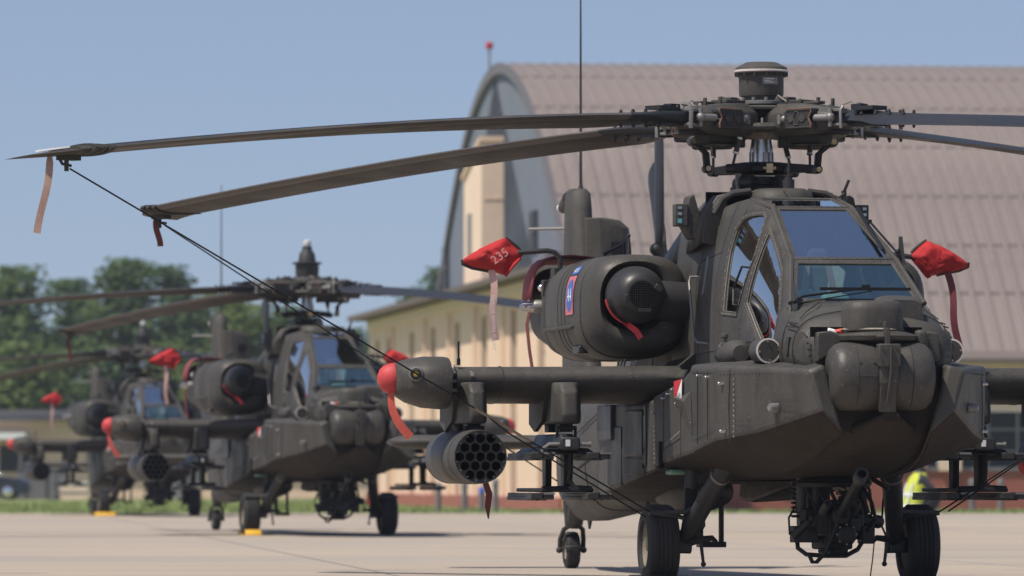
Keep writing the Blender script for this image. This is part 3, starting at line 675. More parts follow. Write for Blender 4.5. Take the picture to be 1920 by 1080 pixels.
    # ---- cockpit interior
    for s0, z0 in ((2.35, 1.70), (1.0, 1.98)):
        b = MB(); b.box((s0, 0, z0 + .14), (.46, .46, .12)); b.box((s0 - .28, 0, z0 + .42), (.12, .42, .52), Matrix.Rotation(R(-10), 3, 'Y'), top=(.8, .72)); b.box((s0 - .36, .02, z0 + .72), (.10, .20, .15), top=(.8, .7)); seat = b.build('crew_seat', 'seatdark', H, bevel=.035, seg=3)
        b = MB(); b.prism([(s0 - .12, .13, z0 + .30), (s0 - .20, .20, z0 + .62), (s0 - .28, .10, z0 + .72), (s0 - .22, .04, z0 + .36)], (-.03, 0, 0)); b.prism([(s0 - .14, -.16, z0 + .34), (s0 - .2, -.22, z0 + .56), (s0 - .26, -.15, z0 + .64)], (-.03, 0, 0)); b.build('seat_armour', 'seat', seat, bevel=.01)
        b = MB()
        for sd in (-1, 1): ribbon(b, [(s0 - .20, sd * .10, z0 + .20), (s0 - .19, sd * .11, z0 + .45), (s0 - .27, sd * .08, z0 + .68)], .05, wdir=(0, 1, 0))
        b.build('harness', 'pinkstrip', seat)
    b = MB(); b.box((2.86, 0, 1.93), (.30, .62, .30), top=(.7, .9)); b.box((2.70, .0, 2.06), (.10, .2, .16)); b.build('instrument_panel', 'teal', H, bevel=.03)
    b = MB(); b.box((1.72, 0, 2.24), (.24, .60, .26), top=(.7, .9)); b.build('instrument_panel', 'dash', H, bevel=.03)
    b = MB(); b.sphere((2.92, -.26, 2.12), .07, 10, 6, (1, 1.2, .8)); b.cyl((2.9, -.26, 1.95), (2.92, -.26, 2.1), .03); b.build('sight_hood', 'seat', H)
    b = MB(); b.box((.58, 0, 2.2), (.03, .96, .98)); b.build('rear_bulkhead', 'dash', H)
    b = MB(); b.box((1.62, 0, 1.95), (.03, 1.0, .44)); b.build('cockpit_divider', 'dash', H)
    # ---- wipers
    b = MB(); b.tube([(3.56, -.49, 2.065), (3.50, -.40, 2.10), (3.44, .08, 2.165)], .009, 6); b.tube([(3.56, -.47, 2.045), (3.47, .10, 2.14)], .005, 6); b.box((3.45, .06, 2.155), (.03, .66, .022)); b.sphere((3.57, -.48, 2.06), .02); b.box((3.46, .06, 2.165), (.03, .06, .04)); b.build('wiper', 'black', H)
    b = MB(); b.tube([(2.98, .40, 2.43), (2.60, .36, 2.58), (2.35, .335, 2.68)], .009, 6); b.box((2.45, .315, 2.625), (.95, .022, .016), Matrix.Rotation(R(21), 3, 'Y')); b.sphere((2.99, .40, 2.44), .02); b.box((2.35, .33, 2.68), (.05, .03, .03)); b.build('wiper', 'black', H)
    # wire cutter blades and mirrors beside the windscreen
    for P in ([(3.62, -.50, 1.93), (3.50, -.485, 2.06), (3.44, -.475, 2.19), (3.46, -.47, 2.19), (3.60, -.485, 2.03)], [(3.02, .43, 2.34), (3.0, .425, 2.42), (2.96, .42, 2.55), (2.93, .42, 2.55), (2.92, .42, 2.40)]):
        b = MB(); b.prism(P, (0, .022, 0)); b.build('cable_cutter', 'darkgrey', H)
    # ---- cheek avionics bays
    for sd in (-1, 1):
        st = [(.58, .955, 1.42, .955, .88, .80, .45), (1.7, .96, 1.52, .96, .955, .80, .45), (2.25, .965, 1.62, .965, .985, .80, .45), (2.36, 1.0, 1.63, .985, .995, .80, .45), (3.2, 1.0, 1.61, .985, 1.065, .84, .42),
              (3.75, .80, 1.59, .775, 1.125, .92, .38), (4.42, .565, 1.555, .47, 1.27, 1.10, .30)]
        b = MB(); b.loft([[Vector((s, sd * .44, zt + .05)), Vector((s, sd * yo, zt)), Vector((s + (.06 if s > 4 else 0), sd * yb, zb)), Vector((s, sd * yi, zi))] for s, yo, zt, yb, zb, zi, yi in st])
        b.mi = [1 if k % 4 == 2 and k < 4 * (len(st) - 1) else 0 for k in range(len(b.f))]; ck = b.build('avionics_bay', ['olive', 'belly'], H, bevel=.034, seg=4)  # lower faces take the darkened olive, shade painted in
        b = MB(); b.add([(1.72, sd * .962, 1.40), (2.36, sd * 1.0, 1.44), (2.36, sd * .99, 1.10), (1.72, sd * .962, 1.30), (1.80, sd * 1.035, 1.40), (2.3, sd * 1.04, 1.36)], [(0, 4, 3), (0, 1, 5, 4), (1, 2, 5), (3, 4, 5, 2)]); b.build('cooling_scoop', 'olive', H, smooth=25)
        # access panels, seams, fasteners
        pl = lambda s, z, o=.0: Vector((s, sd * (lerp_table(s, [.58, 1.7, 2.25, 2.36, 3.2, 3.75, 4.42], [.955, .96, .965, 1.0, .998, .797, .545]) + o), z))
        for P in ([(3.42, 1.58), (3.40, 1.3), (3.42, 1.06)], [(1.05, 1.44), (1.05, 1.0)], [(1.05, 1.02), (1.75, 1.10)], [(1.42, 1.06), (1.40, .95)], [(1.75, 1.28), (1.75, .98)]):
            s_ = MB(); s_.tube([pl(Vector(P[i]).lerp(Vector(P[i + 1]), k / 4)[0], Vector(P[i]).lerp(Vector(P[i + 1]), k / 4)[1], .001) for i in range(len(P) - 1) for k in range(5)], .0035, 4); s_.build('seam', 'seam', ck)
        rv = MB()
        for i in range(12): rv.rivet(pl(3.47, 1.10 + .037 * i, .002), (0, sd, 0), .009)
        for i in range(11): rv.rivet(pl(1.12 + .058 * i, 1.055 + .009 * i, .002), (0, sd, 0), .009)
        for i in range(14): rv.rivet(pl(.66, .92 + .034 * i, .002), (0, sd, 0), .008)
        rv.build('rivets', 'sealant', ck, smooth=0)
        for s0, z0, r0 in ((2.72, 1.545, .016), (3.05, 1.53, .016), (3.32, 1.48, .02), (3.34, 1.14, .02), (.70, 1.30, .016), (1.1, 1.40, .014), (1.3, 1.43, .014), (1.5, 1.46, .014)):
            q = MB(); q.cyl(pl(s0, z0, -.01), pl(s0, z0, .022), r0 * .62, n=8); q.sphere(pl(s0, z0, .024), r0 * .62, 8, 5); q.build('latch', 'steel', ck)
        q = MB(); q.box(pl(.95, .98, .0), (.08, .03, .20)); q.build('vent_slot', 'hole', ck)
        q = MB(); c = pl(3.98, 1.30); q.cyl(c - Vector((0, sd * .02, 0)), c + Vector((.018, sd * .034, 0)), .036, .033, 14); q.cyl(c + Vector((.018, sd * .034, 0)), c + Vector((.022, sd * .042, 0)), .022, n=10); q.build('warning_antenna', 'greymetal', H)
        # disc sensors facing forward beside the nose
        q = MB(); q.lathe([(.05, -.32), (.088, -.22), (.090, 0)], (3.55, sd * .665, 1.71), (1, sd * -.06, 0), 24); d = q.build('disc_antenna', 'olive', H)
        q = MB(); q.lathe([(.090, -.006), (.091, .004), (.078, .005), (.078, -.006)], (3.551, sd * .665, 1.71), (1, sd * -.06, 0), 24, cap=False); q.build('rim_sealant', 'seal', d)
        q = MB(); q.lathe([(.078, 0), (.078, .0025)], (3.552, sd * .665, 1.71), (1, sd * -.06, 0), 24); q.build('disc_face', 'olive2', d)
        q = MB()
        for k in range(4):
            a = k * math.pi / 2 + .1; q.cyl((3.552, sd * .665 + .066 * math.cos(a), 1.71 + .066 * math.sin(a)), (3.565, sd * .665 + .066 * math.cos(a), 1.71 + .066 * math.sin(a)), .008, n=6)
        q.build('screws', 'brass', d)
        # light fairing with lamp facing aft
        q = MB(); q.lathe([(.05, -.42), (.07, -.36), (.10, -.12), (.10, 0), (.06, .10)], (2.5, sd * .68, 1.71), (1, sd * -.05, 0), 18); d = q.build('light_fairing', 'olive', H)
        q = MB(); q.lathe([(.058, 0), (.06, .10), (.05, .12)], (2.12, sd * .70, 1.71), (-1, sd * .05, 0), 16); q.build('lamp_ring', 'darkgrey', d)
        q = MB(); q.sphere((1.99, sd * .706, 1.71), .045, 12, 6); q.build('lamp', 'chrome', d)
        q = MB(); q.tube([(2.14, sd * .70, 1.79), (2.02, sd * .70, 1.80), (1.98, sd * .72, 1.77)], .007, 6); q.build('lamp_guard', 'steel', d)
        # ---- stub fairing behind the bays with recessed panels
        q = MB(); q.loft([[Vector((s, sd * .45, 1.40)), Vector((s, sd * yo, zt)), Vector((s, sd * yo, zb)), Vector((s, sd * .36, zb - .03))] for s, yo, zt, zb in ((.57, .935, 1.40, .85), (-.6, .925, 1.39, .77), (-1.6, .91, 1.38, .69), (-2.25, .87, 1.36, .64), (-2.75, .60, 1.30, .66))]); q.mi = [1 if k % 4 == 2 and k < 16 else 0 for k in range(len(q.f))]; bk = q.build('sponson', ['olive2', 'belly'], H, bevel=.03)  # underside faces in the olive with shade in its colour
        sy = lambda s, o=0.: sd * (lerp_table(s, [-2.25, -1.6, -.6, .57], [.87, .91, .925, .935]) + o)
        q = MB(); q.box((-.32, sy(-.32), 1.15), (.80, .035, .36)); q.build('access_panel', 'olive', bk, bevel=.016, seg=3)
        q = MB(); q.box((-.30, sy(-.3), .895), (.86, .024, .13)); q.build('access_panel', 'olive2', bk, bevel=.008)
        q = MB(); q.box((.16, sy(.16), 1.13), (.10, .02, .46)); q.build('panel_strip', 'darkgrey', bk, bevel=.005)
        q = MB(); q.box((-1.22, sy(-1.22), .98), (.62, .03, .46)); q.build('access_panel', 'black', bk, bevel=.02, seg=3)
        q = MB(); q.box((-1.55, sy(-1.55, .02), 1.24), (.62, .05, .28)); q.build('access_flap', 'darkgrey', bk, bevel=.012)
        q = MB()
        for k in range(10): q.rivet((.10 - .085 * k, sy(.1 - .085 * k, .002), 1.36), (0, sd, 0), .008); q.rivet((.10 - .085 * k, sy(.1 - .085 * k, .002), .975), (0, sd, 0), .008)
        q.build('rivets', 'darkgrey', bk, smooth=0)
        for z0 in (1.30, 1.02, .90): q = MB(); q.cyl((.10, sy(.1, .0), z0), (.10, sy(.1, .022), z0), .016, n=8); q.build('latch', 'darkgrey', bk)
        # wing root fillet
        q = MB(); q.loft([[Vector((.45, sd * .56, 1.78)), Vector((.35, sd * .70, 1.66)), Vector((.2, sd * .62, 1.44)), Vector((.2, sd * .50, 1.44))], [Vector((-.8, sd * .56, 1.74)), Vector((-.75, sd * .66, 1.62)), Vector((-.7, sd * .62, 1.44)), Vector((-.7, sd * .50, 1.44))]]); q.build('wing_fillet', 'olive', H)
    # warning label on the starboard bay
    q = MB(); q.add([(1.56, -.975, 1.52), (1.90, -.978, 1.535), (1.58, -.975, 1.36)], [(0, 1, 2)]); q.add([(1.90, -.9785, 1.535), (1.88, -.9785, 1.375), (1.58, -.9755, 1.355)], [(0, 1, 2)], 1)
    lab = solidify(q.build('warning_label', ['decalred', 'white'], H, smooth=0), .003)
    t = text_mb('DANGER', .055, (1.75, -.982, 1.41), (1, -.01, .03), (0, 0, 1)); t.build('lettering', 'stencil', lab, smooth=0)
    nrm = Vector((.34, -.94, 0)).normalized(); ux = Vector((.94, .34, 0))
    for body, px_, z0, sz in (('RADAR WARNING', 4.14, 1.345, .040), ('ANTENNA', 4.14, 1.305, .040), ('NO PUSH', 4.14, 1.265, .040), ('NO PAINT', 4.14, 1.225, .040), ('STATIC PORT', 3.62, 1.21, .032), ('AIR GROUND', 3.62, 1.175, .032), ('FORM RECEPTACLE', 3.62, 1.14, .032)):
        yy = lerp_table(px_, [3.2, 3.75, 4.42], [.998, .80, .558]); t = text_mb(body, sz, Vector((px_, -yy, z0)) + nrm * .006, ux, (0, 0, 1)); t.build('stencil_lettering', 'stencil', H, smooth=0)
    for sd in (-1, 1):
        vs = [(3.78, sd * .576, 1.80), (3.86, sd * .572, 1.80), (3.83, sd * .585, 1.66)]; q = MB(); q.add(vs, [(0, 1, 2)]); solidify(q.build('rescue_arrow', 'stencil', H, smooth=0), .012)
        for z0, s0 in ((1.885, 3.72), (1.91, 3.72)):
            q = MB(); q.tube([(s0 + .05 * k, sd * (.572 - .004 * k - (z0 - 1.885) * .9), z0 - .004 * k) for k in range(5)], .006, 4); q.build('stencil_line', 'stencil', H)
        for s0, z0, z1 in ((2.62, 1.58, 1.05), (3.0, 1.57, 1.08)):
            q = MB(); q.tube([(s0, sd * (1.0015), z1 + (z0 - z1) * k / 5) for k in range(6)], .004, 4); q.build('seam', 'seam', H)
        q = MB()
        for k in range(22): q.rivet((2.42 + .036 * k, sd * 1.001, 1.57 - .0006 * k), (0, sd, 0), .0075)
        for k in range(20): q.rivet((2.42 + .040 * k, sd * .992, 1.08 + .0032 * k), (0, sd, 0), .0075)
        for k in range(24): q.rivet((3.30 + .045 * k, sd * (lerp_table(3.30 + .045 * k, [3.2, 3.75, 4.42], [.998, .797, .55]) + .002), 1.545), (.3, sd, 0), .007)
        q.build('rivets', 'darkgrey', H, smooth=0)
    # ---- belly plates
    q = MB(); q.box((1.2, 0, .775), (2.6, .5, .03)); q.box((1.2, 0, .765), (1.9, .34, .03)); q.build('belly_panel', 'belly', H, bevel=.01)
    q = MB(); q.box((.95, -.84, .85), (.22, .14, .04)); q.build('drain_scoop', 'greenprimer', H, bevel=.02)
    # ---- sight turret (day and night drums) under the night-vision turret
    for lo, hi in ((-.41, -.095), (.045, .335)):
        w = hi - lo; sgn = -1 if lo < 0 else 1
        prof = [(.235, 0), (.24, .02), (.24, w * .55), (.237, w * .70), (.224, w * .83), (.195, w * .93), (.15, w * .985), (.08, w * 1.0), (.005, w * 1.0)]
        o0 = (4.36, hi if sgn < 0 else lo, 1.515)
        q = MB(); q.lathe(prof, o0, (0, sgn, 0), 36); dr = q.build('sensor_drum', 'olive', H)
        if sgn < 0:
            q = MB()
            for a0 in (-.45, -.02, .4):
                for kk in (.20, .62):
                    p = Vector((4.36 + .241 * math.cos(a0), o0[1] - w * (.08 if kk < .3 else .40), 1.515 + .241 * math.sin(a0))); q.cyl(p, p + Vector((math.cos(a0), 0, math.sin(a0))) * .006, .008, n=8)
            q.build('screws', 'darkgrey', dr)
            q = MB(); q.tube([(4.36 + .2405 * math.cos(a), o0[1] - w * .44, 1.515 + .2405 * math.sin(a)) for a in [R(x) for x in range(-60, 70, 10)]], .003, 4); q.tube([(4.36 + .2405, o0[1] - w * k, 1.515 - .0) for k in (.04, .24, .44)], .004, 4); q.build('seam', 'seam', dr)
        else:
            q = MB(); q.tube([(4.36 + .2405 * math.cos(a), o0[1] + w * .38, 1.515 + .2405 * math.sin(a)) for a in [R(x) for x in range(-60, 70, 10)]], .004, 4); q.build('seam', 'seam', dr)
    q = MB(); q.lathe([(.233, -.03), (.233, .16)], (4.36, -.09, 1.515), (0, 1, 0), 36); q.build('turret_core', 'olive', H)
    q = MB(); q.box((4.60, -.025, 1.66), (.10, .155, .16)); q.box((4.585, -.025, 1.53), (.09, .13, .14)); q.box((4.55, -.025, 1.38), (.08, .12, .22), Matrix.Rotation(R(14), 3, 'Y')); rail = q.build('turret_bridge', 'olive', H, bevel=.008)
    q = MB(); q.tube([(4.662, -.02, 1.72), (4.655, -.02, 1.55), (4.615, -.035, 1.36), (4.52, -.045, 1.27)], .009, 8); q.build('bridge_rail', 'olive2', rail)
    q = MB()
    for yy in (-.075, .025):
        for zz in (1.62, 1.70): q.cyl((4.645, yy, zz), (4.66, yy, zz), .008, n=6)
    q.build('bolts', 'darkgrey', rail)
    q = MB(); q.box((4.60, -.035, 1.79), (.05, .035, .12)); q.box((4.60, -.05, 1.85), (.03, .018, .09)); q.cyl((4.60, -.11, 1.79), (4.60, -.02, 1.79), .013, n=8); q.build('turret_clamp', 'olive2', H, bevel=.004)
    q = MB()
    ringxy = lambda cx, cy, z, hx, hy, e=3.2, n=32: [Vector((cx + hx * math.copysign(abs(math.cos(2 * math.pi * i / n)) ** (2 / e), math.cos(2 * math.pi * i / n)), cy + hy * math.copysign(abs(math.sin(2 * math.pi * i / n)) ** (2 / e), math.sin(2 * math.pi * i / n)), z)) for i in range(n)]
    q.loft([ringxy(4.22, -.06, z, hx, hy) for z, hx, hy in ((1.845, .20, .208), (1.98, .20, .208), (2.025, .19, .20), (2.045, .16, .175), (2.05, .10, .12))]); q.build('night_vision_turret', 'olive', H, smooth=50)
    q = MB(); q.loft([ringxy(4.22, -.06, z, r1, r1 * 1.03, 2) for z, r1 in ((1.835, .21), (1.845, .225), (1.855, .21))]); q.build('turret_ring', 'sealant', H)
    q = MB(); q.loft([ringxy(4.24, -.03, z, r1, r1 * 1.04, 2) for z, r1 in ((1.74, .15), (1.77, .27), (1.80, .28), (1.815, .25), (1.835, .19))]); q.build('turret_collar', 'olive', H)
    q = MB(); q.loft([half_ring(s, p) for s, p in ((4.08, [(0, 1.84), (.10, 1.84), (.15, 1.9), (.13, 2.03), (.08, 2.06), (0, 2.06)]), (3.85, [(0, 1.84), (.16, 1.84), (.2, 1.9), (.18, 2.06), (.12, 2.095), (0, 2.10)]), (3.5, [(0, 1.84), (.12, 1.84), (.16, 1.9), (.13, 2.04), (.06, 2.06), (0, 2.06)]))])
    q.v = [(x, y + .20, z) for x, y, z in q.v]; q.build('sensor_hood', 'olive', H)
    q = MB(); q.box((4.30, .27, 1.78), (.12, .085, .13)); q.build('junction_box', 'olive', H, bevel=.03, seg=3)
    yz = lambda px, py: ((px - 1651) / 267., .8 + (898 - py) / 267.)
    for pts in ([(1526, 624), (1553, 621), (1581, 631), (1606, 628), (1608, 642), (1567, 654), (1528, 680)], [(1722, 632), (1740, 621), (1760, 626), (1762, 676), (1750, 682), (1736, 652), (1722, 648)]):
        q = MB(); q.prism([(4.28, *yz(*p)) for p in pts], (-.12, 0, 0)); q.build('turret_arm', 'olive', H, bevel=.012)
    for sd in (-1, 1):
        q = MB(); q.lathe([(.11, 0), (.125, .02), (.125, .07), (.10, .10)], (4.02, sd * .44, 1.73), (.45, sd, 0), 24, sx=1.0, sy=1.05); e = q.build('arm_pivot', 'olive', H)
        q = MB()
        for k in range(4): q.cyl((4.17, sd * (.50 + .006 * k), 1.66 + .045 * k), (4.185, sd * (.50 + .006 * k), 1.66 + .045 * k), .008, n=6)
        q.build('bolts', 'darkgrey', e)
    q = MB(); q.box((4.21, -.1, 1.83), (.02, .80, .07)); q.build('turret_recess', 'hole', H)
    q = MB(); q.tube([(4.225, -.38, 1.84), (4.235, -.34, 1.83), (4.23, -.32, 1.80)], .02, 8); q.build('cable', 'white', H)
    q = MB(); q.cyl((4.225, -.27, 1.83), (4.225, -.19, 1.83), .03, n=12); q.build('connector', 'steel', H)
    q = MB(); q.tube([(4.23, -.32, 1.83), (4.25, -.29, 1.84), (4.24, -.28, 1.80)], .018, 8); q.build('connector', 'redstrip', H)
    q = MB(); q.box((4.235, .0, 1.32), (.05, .64, .28)); q.build('turret_well', 'hole', H, bevel=.05)
    q = MB(); q.loft([half_ring(s, p) for s, p in ((4.54, [(0, 1.20), (.05, 1.20), (.07, 1.22), (.06, 1.26), (0, 1.275)]), (4.40, [(0, 1.11), (.13, 1.11), (.20, 1.15), (.15, 1.21), (0, 1.24)]), (4.15, [(0, 1.04), (.2, 1.04), (.3, 1.12), (.3, 1.2), (0, 1.2)]))]); q.build('turret_chin', 'belly', H)  # chin in the same shade-darkened olive
    # ---- transmission cowling with open front
    rows = [(.66, .60, 2.58, .575, 2.77, .46, 2.925, .32, 2.96), (.2, .57, 2.54, .54, 2.80, .43, 2.94, .32, 2.97), (-1.2, .42, 2.5, .37, 2.74, .30, 2.86, .2, 2.88), (-2.2, .46, 2.28, .38, 2.5, .3, 2.6, .2, 2.62), (-3.0, .3, 2.1, .24, 2.2, .2, 2.26, .1, 2.28)]
    b = MB(); rings = []
    for s, *q in rows:
        h = [(q[i], q[i + 1]) for i in range(0, 8, 2)]; rings.append([Vector((s, y, z)) for y, z in h] + [Vector((s, -y, z)) for y, z in reversed(h)])
    b.loft(rings, cap=False, closed=False); solidify(b.build('transmission_cowling', 'olive', H, smooth=30), .03)
    q = MB(); q.box((.30, 0, 2.80), (.03, .98, .36)); q.build('cowling_interior', 'hole', H)
    q = MB(); q.cyl((.60, -.50, 2.80), (.60, -.16, 2.81), .055, n=14); q.cyl((.60, -.36, 2.80), (.60, -.34, 2.80), .06, n=14); q.tube([(.62, -.30, 2.75), (.62, -.28, 2.70), (.60, -.30, 2.66)], .012, 6); q.build('oil_duct', 'greymetal', H)
    q = MB(); q.loft([ringxy(.60, .02, z, hx, hy, 2.8) for z, hx, hy in ((2.78, .34, .25), (2.90, .33, .245), (2.965, .30, .23), (2.99, .24, .18))]); mf = q.build('mast_fairing', 'olive', H, smooth=50)
    q = MB(); q.tube([(.935, -.02, 2.97), (.945, .02, 2.90), (.95, .05, 2.86)], .003, 4); q.tube([(.935, .14, 2.97), (.945, .11, 2.90), (.95, .09, 2.86)], .003, 4); q.build('seam', 'seam', mf)
    for sd in (-1, 1):   # brow lips over the openings
        q = MB(); q.tube([(.68, sd * .22, 2.975), (.69, sd * .36, 2.955), (.69, sd * .44, 2.91), (.70, sd * .505, 2.80)], [.022, .025, .025, .02], 8); q.build('cowling_lip', 'olive', H)
    for sd in (-1, 1):
        q = MB(); q.prism([(.675, sd * .597, 2.58), (.675, sd * .573, 2.77), (.675, sd * .46, 2.925), (.675, sd * .40, 2.945), (.675, sd * .385, 2.62), (.675, sd * .45, 2.55)], (-.05, 0, 0)); q.build('cowling_front', 'olive', H, bevel=.012)
    # missile-warning sensor boxes
    for sd in (-1, 1):
        q = MB(); q.prism([(.40, sd * .50, 2.62), (.40, sd * .62, 2.62), (.40, sd * .68, 2.72), (.40, sd * .64, 2.94), (.40, sd * .60, 2.96)], (-.22, 0, 0)); mt = q.build('sensor_mount', 'olive', H, bevel=.01)
        q = MB(); q.box((.36, sd * .70, 2.80), (.12, .10, .17)); q.build('sensor_box', 'olive2', mt, bevel=.008)
        for z0, mm, hh in ((2.755, 'cyanlens', .035), (2.81, 'lampglass', .024), (2.855, 'lampglass', .02)):
            q = MB(); q.box((.4225, sd * .715, z0), (.006, .032, hh)); q.build('sensor_window', mm, mt)
    q = MB(); q.tube([(.62, .47, 2.82), (.70, .50, 2.98), (.72, .53, 3.06)], .012, 7); q.tube([(.69, .36, 2.86), (.70, .50, 2.96)], .010, 7); q.box((.68, .50, 2.90), (.05, .03, .16)); q.build('cable_cutter', 'darkgrey', H)
    q = MB(); q.cyl((.72, .065, 2.985), (.72, .065, 3.06), .045, n=14); q.cyl((.72, .065, 3.06), (.72, .065, 3.08), .03, n=10); q.cyl((.72, .065, 3.08), (.72, .065, 3.20), .009, n=8); q.build('stub_antenna', 'darkgrey', H)
    # ---- engine nacelles
    before = set(bpy.data.objects)
    for sd in (-1, 1):
        yc = sd * 1.08
        b = MB(); prof = [(.50, .20, .22, 2.185), (.70, .232, .24, 2.185), (.77, .252, .262, 2.18), (.79, .29, .30, 2.165), (.765, .345, .345, 2.145), (.68, .385, .375, 2.14), (.50, .41, .395, 2.13), (.2, .42, .405, 2.125), (-.6, .425, .405, 2.125), (-1.3, .40, .39, 2.125), (-1.75, .35, .36, 2.13)]
        b.loft([superring((s, yc + (sd * .045 if k < 3 else sd * .025 if k == 3 else 0), zc), hw, hh, 2.4 if k < 4 else 2.9, 40) for k, (s, hw, hh, zc) in enumerate(prof)], cap=False); nac = b.build('engine_nacelle', 'olive', H, smooth=50)
        q = MB(); q.loft([superring((.52, yc, 2.16), .21, .23, 2.9, 24), superring((.50, yc, 2.16), .21, .23, 2.9, 24)]); q.build('intake_interior', 'hole', nac)
        for s0 in (.46, -.18, -.34, -.50, -1.25):
            k = lerp_table(s0, [-1.75, -1.3, -.6, .2, .5], [.35, .40, .425, .42, .41]); kh = lerp_table(s0, [-1.75, -1.3, -.6, .2, .5], [.36, .39, .405, .405, .395])
            q = MB(); rr = superring((s0, yc, 2.126), k + .0005, kh + .0005, 2.9, 40); q.tube(rr + [rr[0]], .004, 4, cap=False); q.build('seam', 'seam', nac)
        q = MB()
        for s0 in (.42, .50, -1.20):
            k = lerp_table(s0, [-1.75, -1.3, -.6, .2, .5], [.35, .40, .425, .42, .41]); kh = lerp_table(s0, [-1.75, -1.3, -.6, .2, .5], [.36, .39, .405, .405, .395])
            for p in superring((s0, yc, 2.126), k + .001, kh + .001, 2.9, 72): q.rivet(p, p - Vector((s0, yc, 2.126)), .006)
        q.build('rivets', 'olive2', nac, smooth=0)
        q = MB(); q.box((-.5, sd * 1.43, 1.985), (1.3, .17, .03), Matrix.Rotation(R(-sd * 8), 3, 'X')); q.build('nacelle_rail', 'olive2', nac, bevel=.008)
        q = MB(); q.box((.0, sd * 1.40, 1.80), (.30, .10, .06)); q.build('nacelle_step', 'darkgrey', nac, bevel=.01)
        for k in range(3): q = MB(); q.prism([(-.05 + .14 * k, sd * 1.10, 1.74), (.05 + .14 * k, sd * 1.10, 1.74), (.02 + .14 * k, sd * 1.12, 1.64)], (0, sd * .01, 0)); q.build('drain_mast', 'greymetal', nac)
        # gearbox nose fairing with grille
        dc = Vector((.55, sd * 1.14, 2.20)); ax = Vector((1, -sd * .03, .0))
        q = MB(); q.lathe([(.17, 0), (.205, .12), (.225, .26), (.222, .36), (.20, .45), (.165, .52), (.122, .555), (.105, .557)], dc, ax, 32); dm = q.build('gearbox_fairing', 'darkgrey', H)
        q = MB(); q.lathe([(.104, .556), (.104, .561)], dc, ax, 24); q.build('grille_backing', 'hole', dm)
        q = MB(); u, w, d = frame_z(ax)
        for k in range(-5, 6):
            x = k * .018; hl = math.sqrt(max(0, .102 ** 2 - x * x)); q.box(dc + d * .564 + w * x, (.004, .003, hl * 2) if False else (.004, hl * 2, .0035)); q.box(dc + d * .564 + u * x, (.004, .0025, hl * 2))
        q.build('grille_bars', 'darkgrey', dm, smooth=0)
        q = MB(); q.box(dc + d * .55 + Vector((0, -sd * .125, .05)), (.03, .06, .045), Matrix.Rotation(R(35 * sd), 3, 'X')); q.box(dc + d * .55 + Vector((0, sd * .115, -.02)), (.03, .035, .045)); q.box(dc + d * .55 + Vector((0, -sd * .02, -.12)), (.03, .10, .03)); q.build('grille_clamps', 'darkgrey', dm, bevel=.005)
        q = MB(); q.lathe([(.14, 0), (.15, .10), (.165, .30), (.14, .36)], dc + Vector((.30, -sd * .10, -.02)), (-.18, -sd * 1, -.14), 24); q.build('shaft_fairing', 'darkgrey', H)
        # exhaust suppressor
        q = MB(); q.loft([superring((s, sd * (1.06 + o), zc), hw, hh, 3.0, 28) for s, o, zc, hw, hh in ((-1.70, 0, 2.13, .34, .35), (-1.95, .05, 2.16, .31, .34), (-2.25, .12, 2.20, .26, .31), (-2.27, .12, 2.20, .23, .28), (-2.0, .08, 2.17, .22, .27))], cap=False); q.build('exhaust_duct', 'darkgrey', H)
        q = MB(); q.box((-.55, sd * .66, 2.20), (1.9, .16, .44)); q.build('nacelle_pylon', 'olive2', H, bevel=.03)
        # probe tube that carries a cover
        q = MB(); q.tube([(-2.15, sd * 1.20, 2.40), (-2.15, sd * 1.20, 2.55), (-2.15, sd * 1.24, 2.60), (-2.15, sd * 1.30, 2.615), (-2.17, sd * 1.50, 2.60), (-2.2, sd * 1.85, 2.56)], .021, 10); q.box((-2.1, sd * 1.20, 2.42), (.2, .14, .10)); q.build('probe_tube', 'darkgrey', H)
        # strobe and position lamps on the nacelle rear
        q = MB(); q.lathe([(.05, 0), (.055, .05), (.05, .07)], (-1.70, sd * 1.42, 2.18), (-.25, sd, 0), 16); nl = q.build('lamp_base', 'greymetal', H)
        q = MB(); q.lathe([(.045, .07), (.045, .16), (.03, .185), (.005, .19)], (-1.70, sd * 1.42, 2.18), (-.25, sd, 0), 16); q.build('lamp', 'lampglass', nl)
        q = MB(); q.sphere((-1.66, sd * 1.44, 2.33), .032, 12, 7); q.build('lamp', 'chrome', nl)
        q = MB(); q.box((-1.45, sd * 1.44, 2.32), (.10, .06, .13)); q.build('vent_box', 'darkgrey', nl, bevel=.006)
        q = MB(); q.cyl((-.15, sd * 1.0, 2.52), (-.15, sd * 1.0, 2.64), .018, .010, 10); q.cyl((-.15, sd * 1.0, 2.64), (-.15, sd * 1.0, 2.69), .006, n=8); q.sphere((-.15, sd * 1.0, 2.695), .014); q.build('stub_antenna', 'darkgrey', H)
        q = MB(); q.tube([(-1.4, sd * .66, 2.5), (-1.4, sd * .66, 2.68), (-1.55, sd * .80, 2.60)], .018, 8); q.tube([(-1.3, sd * .76, 2.5), (-1.3, sd * .76, 2.58), (-1.4, sd * .86, 2.54)], .012, 8); q.build('handrail', 'darkgrey', H)
    # unit patch on the starboard nacelle
    ny = lambda z: -(1.08 + .4235 * (1 - min(1, abs((z - 2.125) / .4055)) ** 2.9) ** (1 / 2.9))
    def decal(poly, o, mat, parent, name):
        vs, fs = surf2d(poly, [], lambda s, z: Vector((s, ny(z) - o, z)), .05); q = MB(); q.add(vs, fs); return q.build(name, mat, parent)
    circ = lambda cx, cz, rx, rz, n=20: [(cx + rx * math.cos(2 * math.pi * i / n), cz + rz * math.sin(2 * math.pi * i / n)) for i in range(n)]
    pt = decal([(-.13, 2.07), (.20, 2.07), (.20, 2.37), (-.13, 2.37)], .002, 'decalpink', H, 'unit_patch')
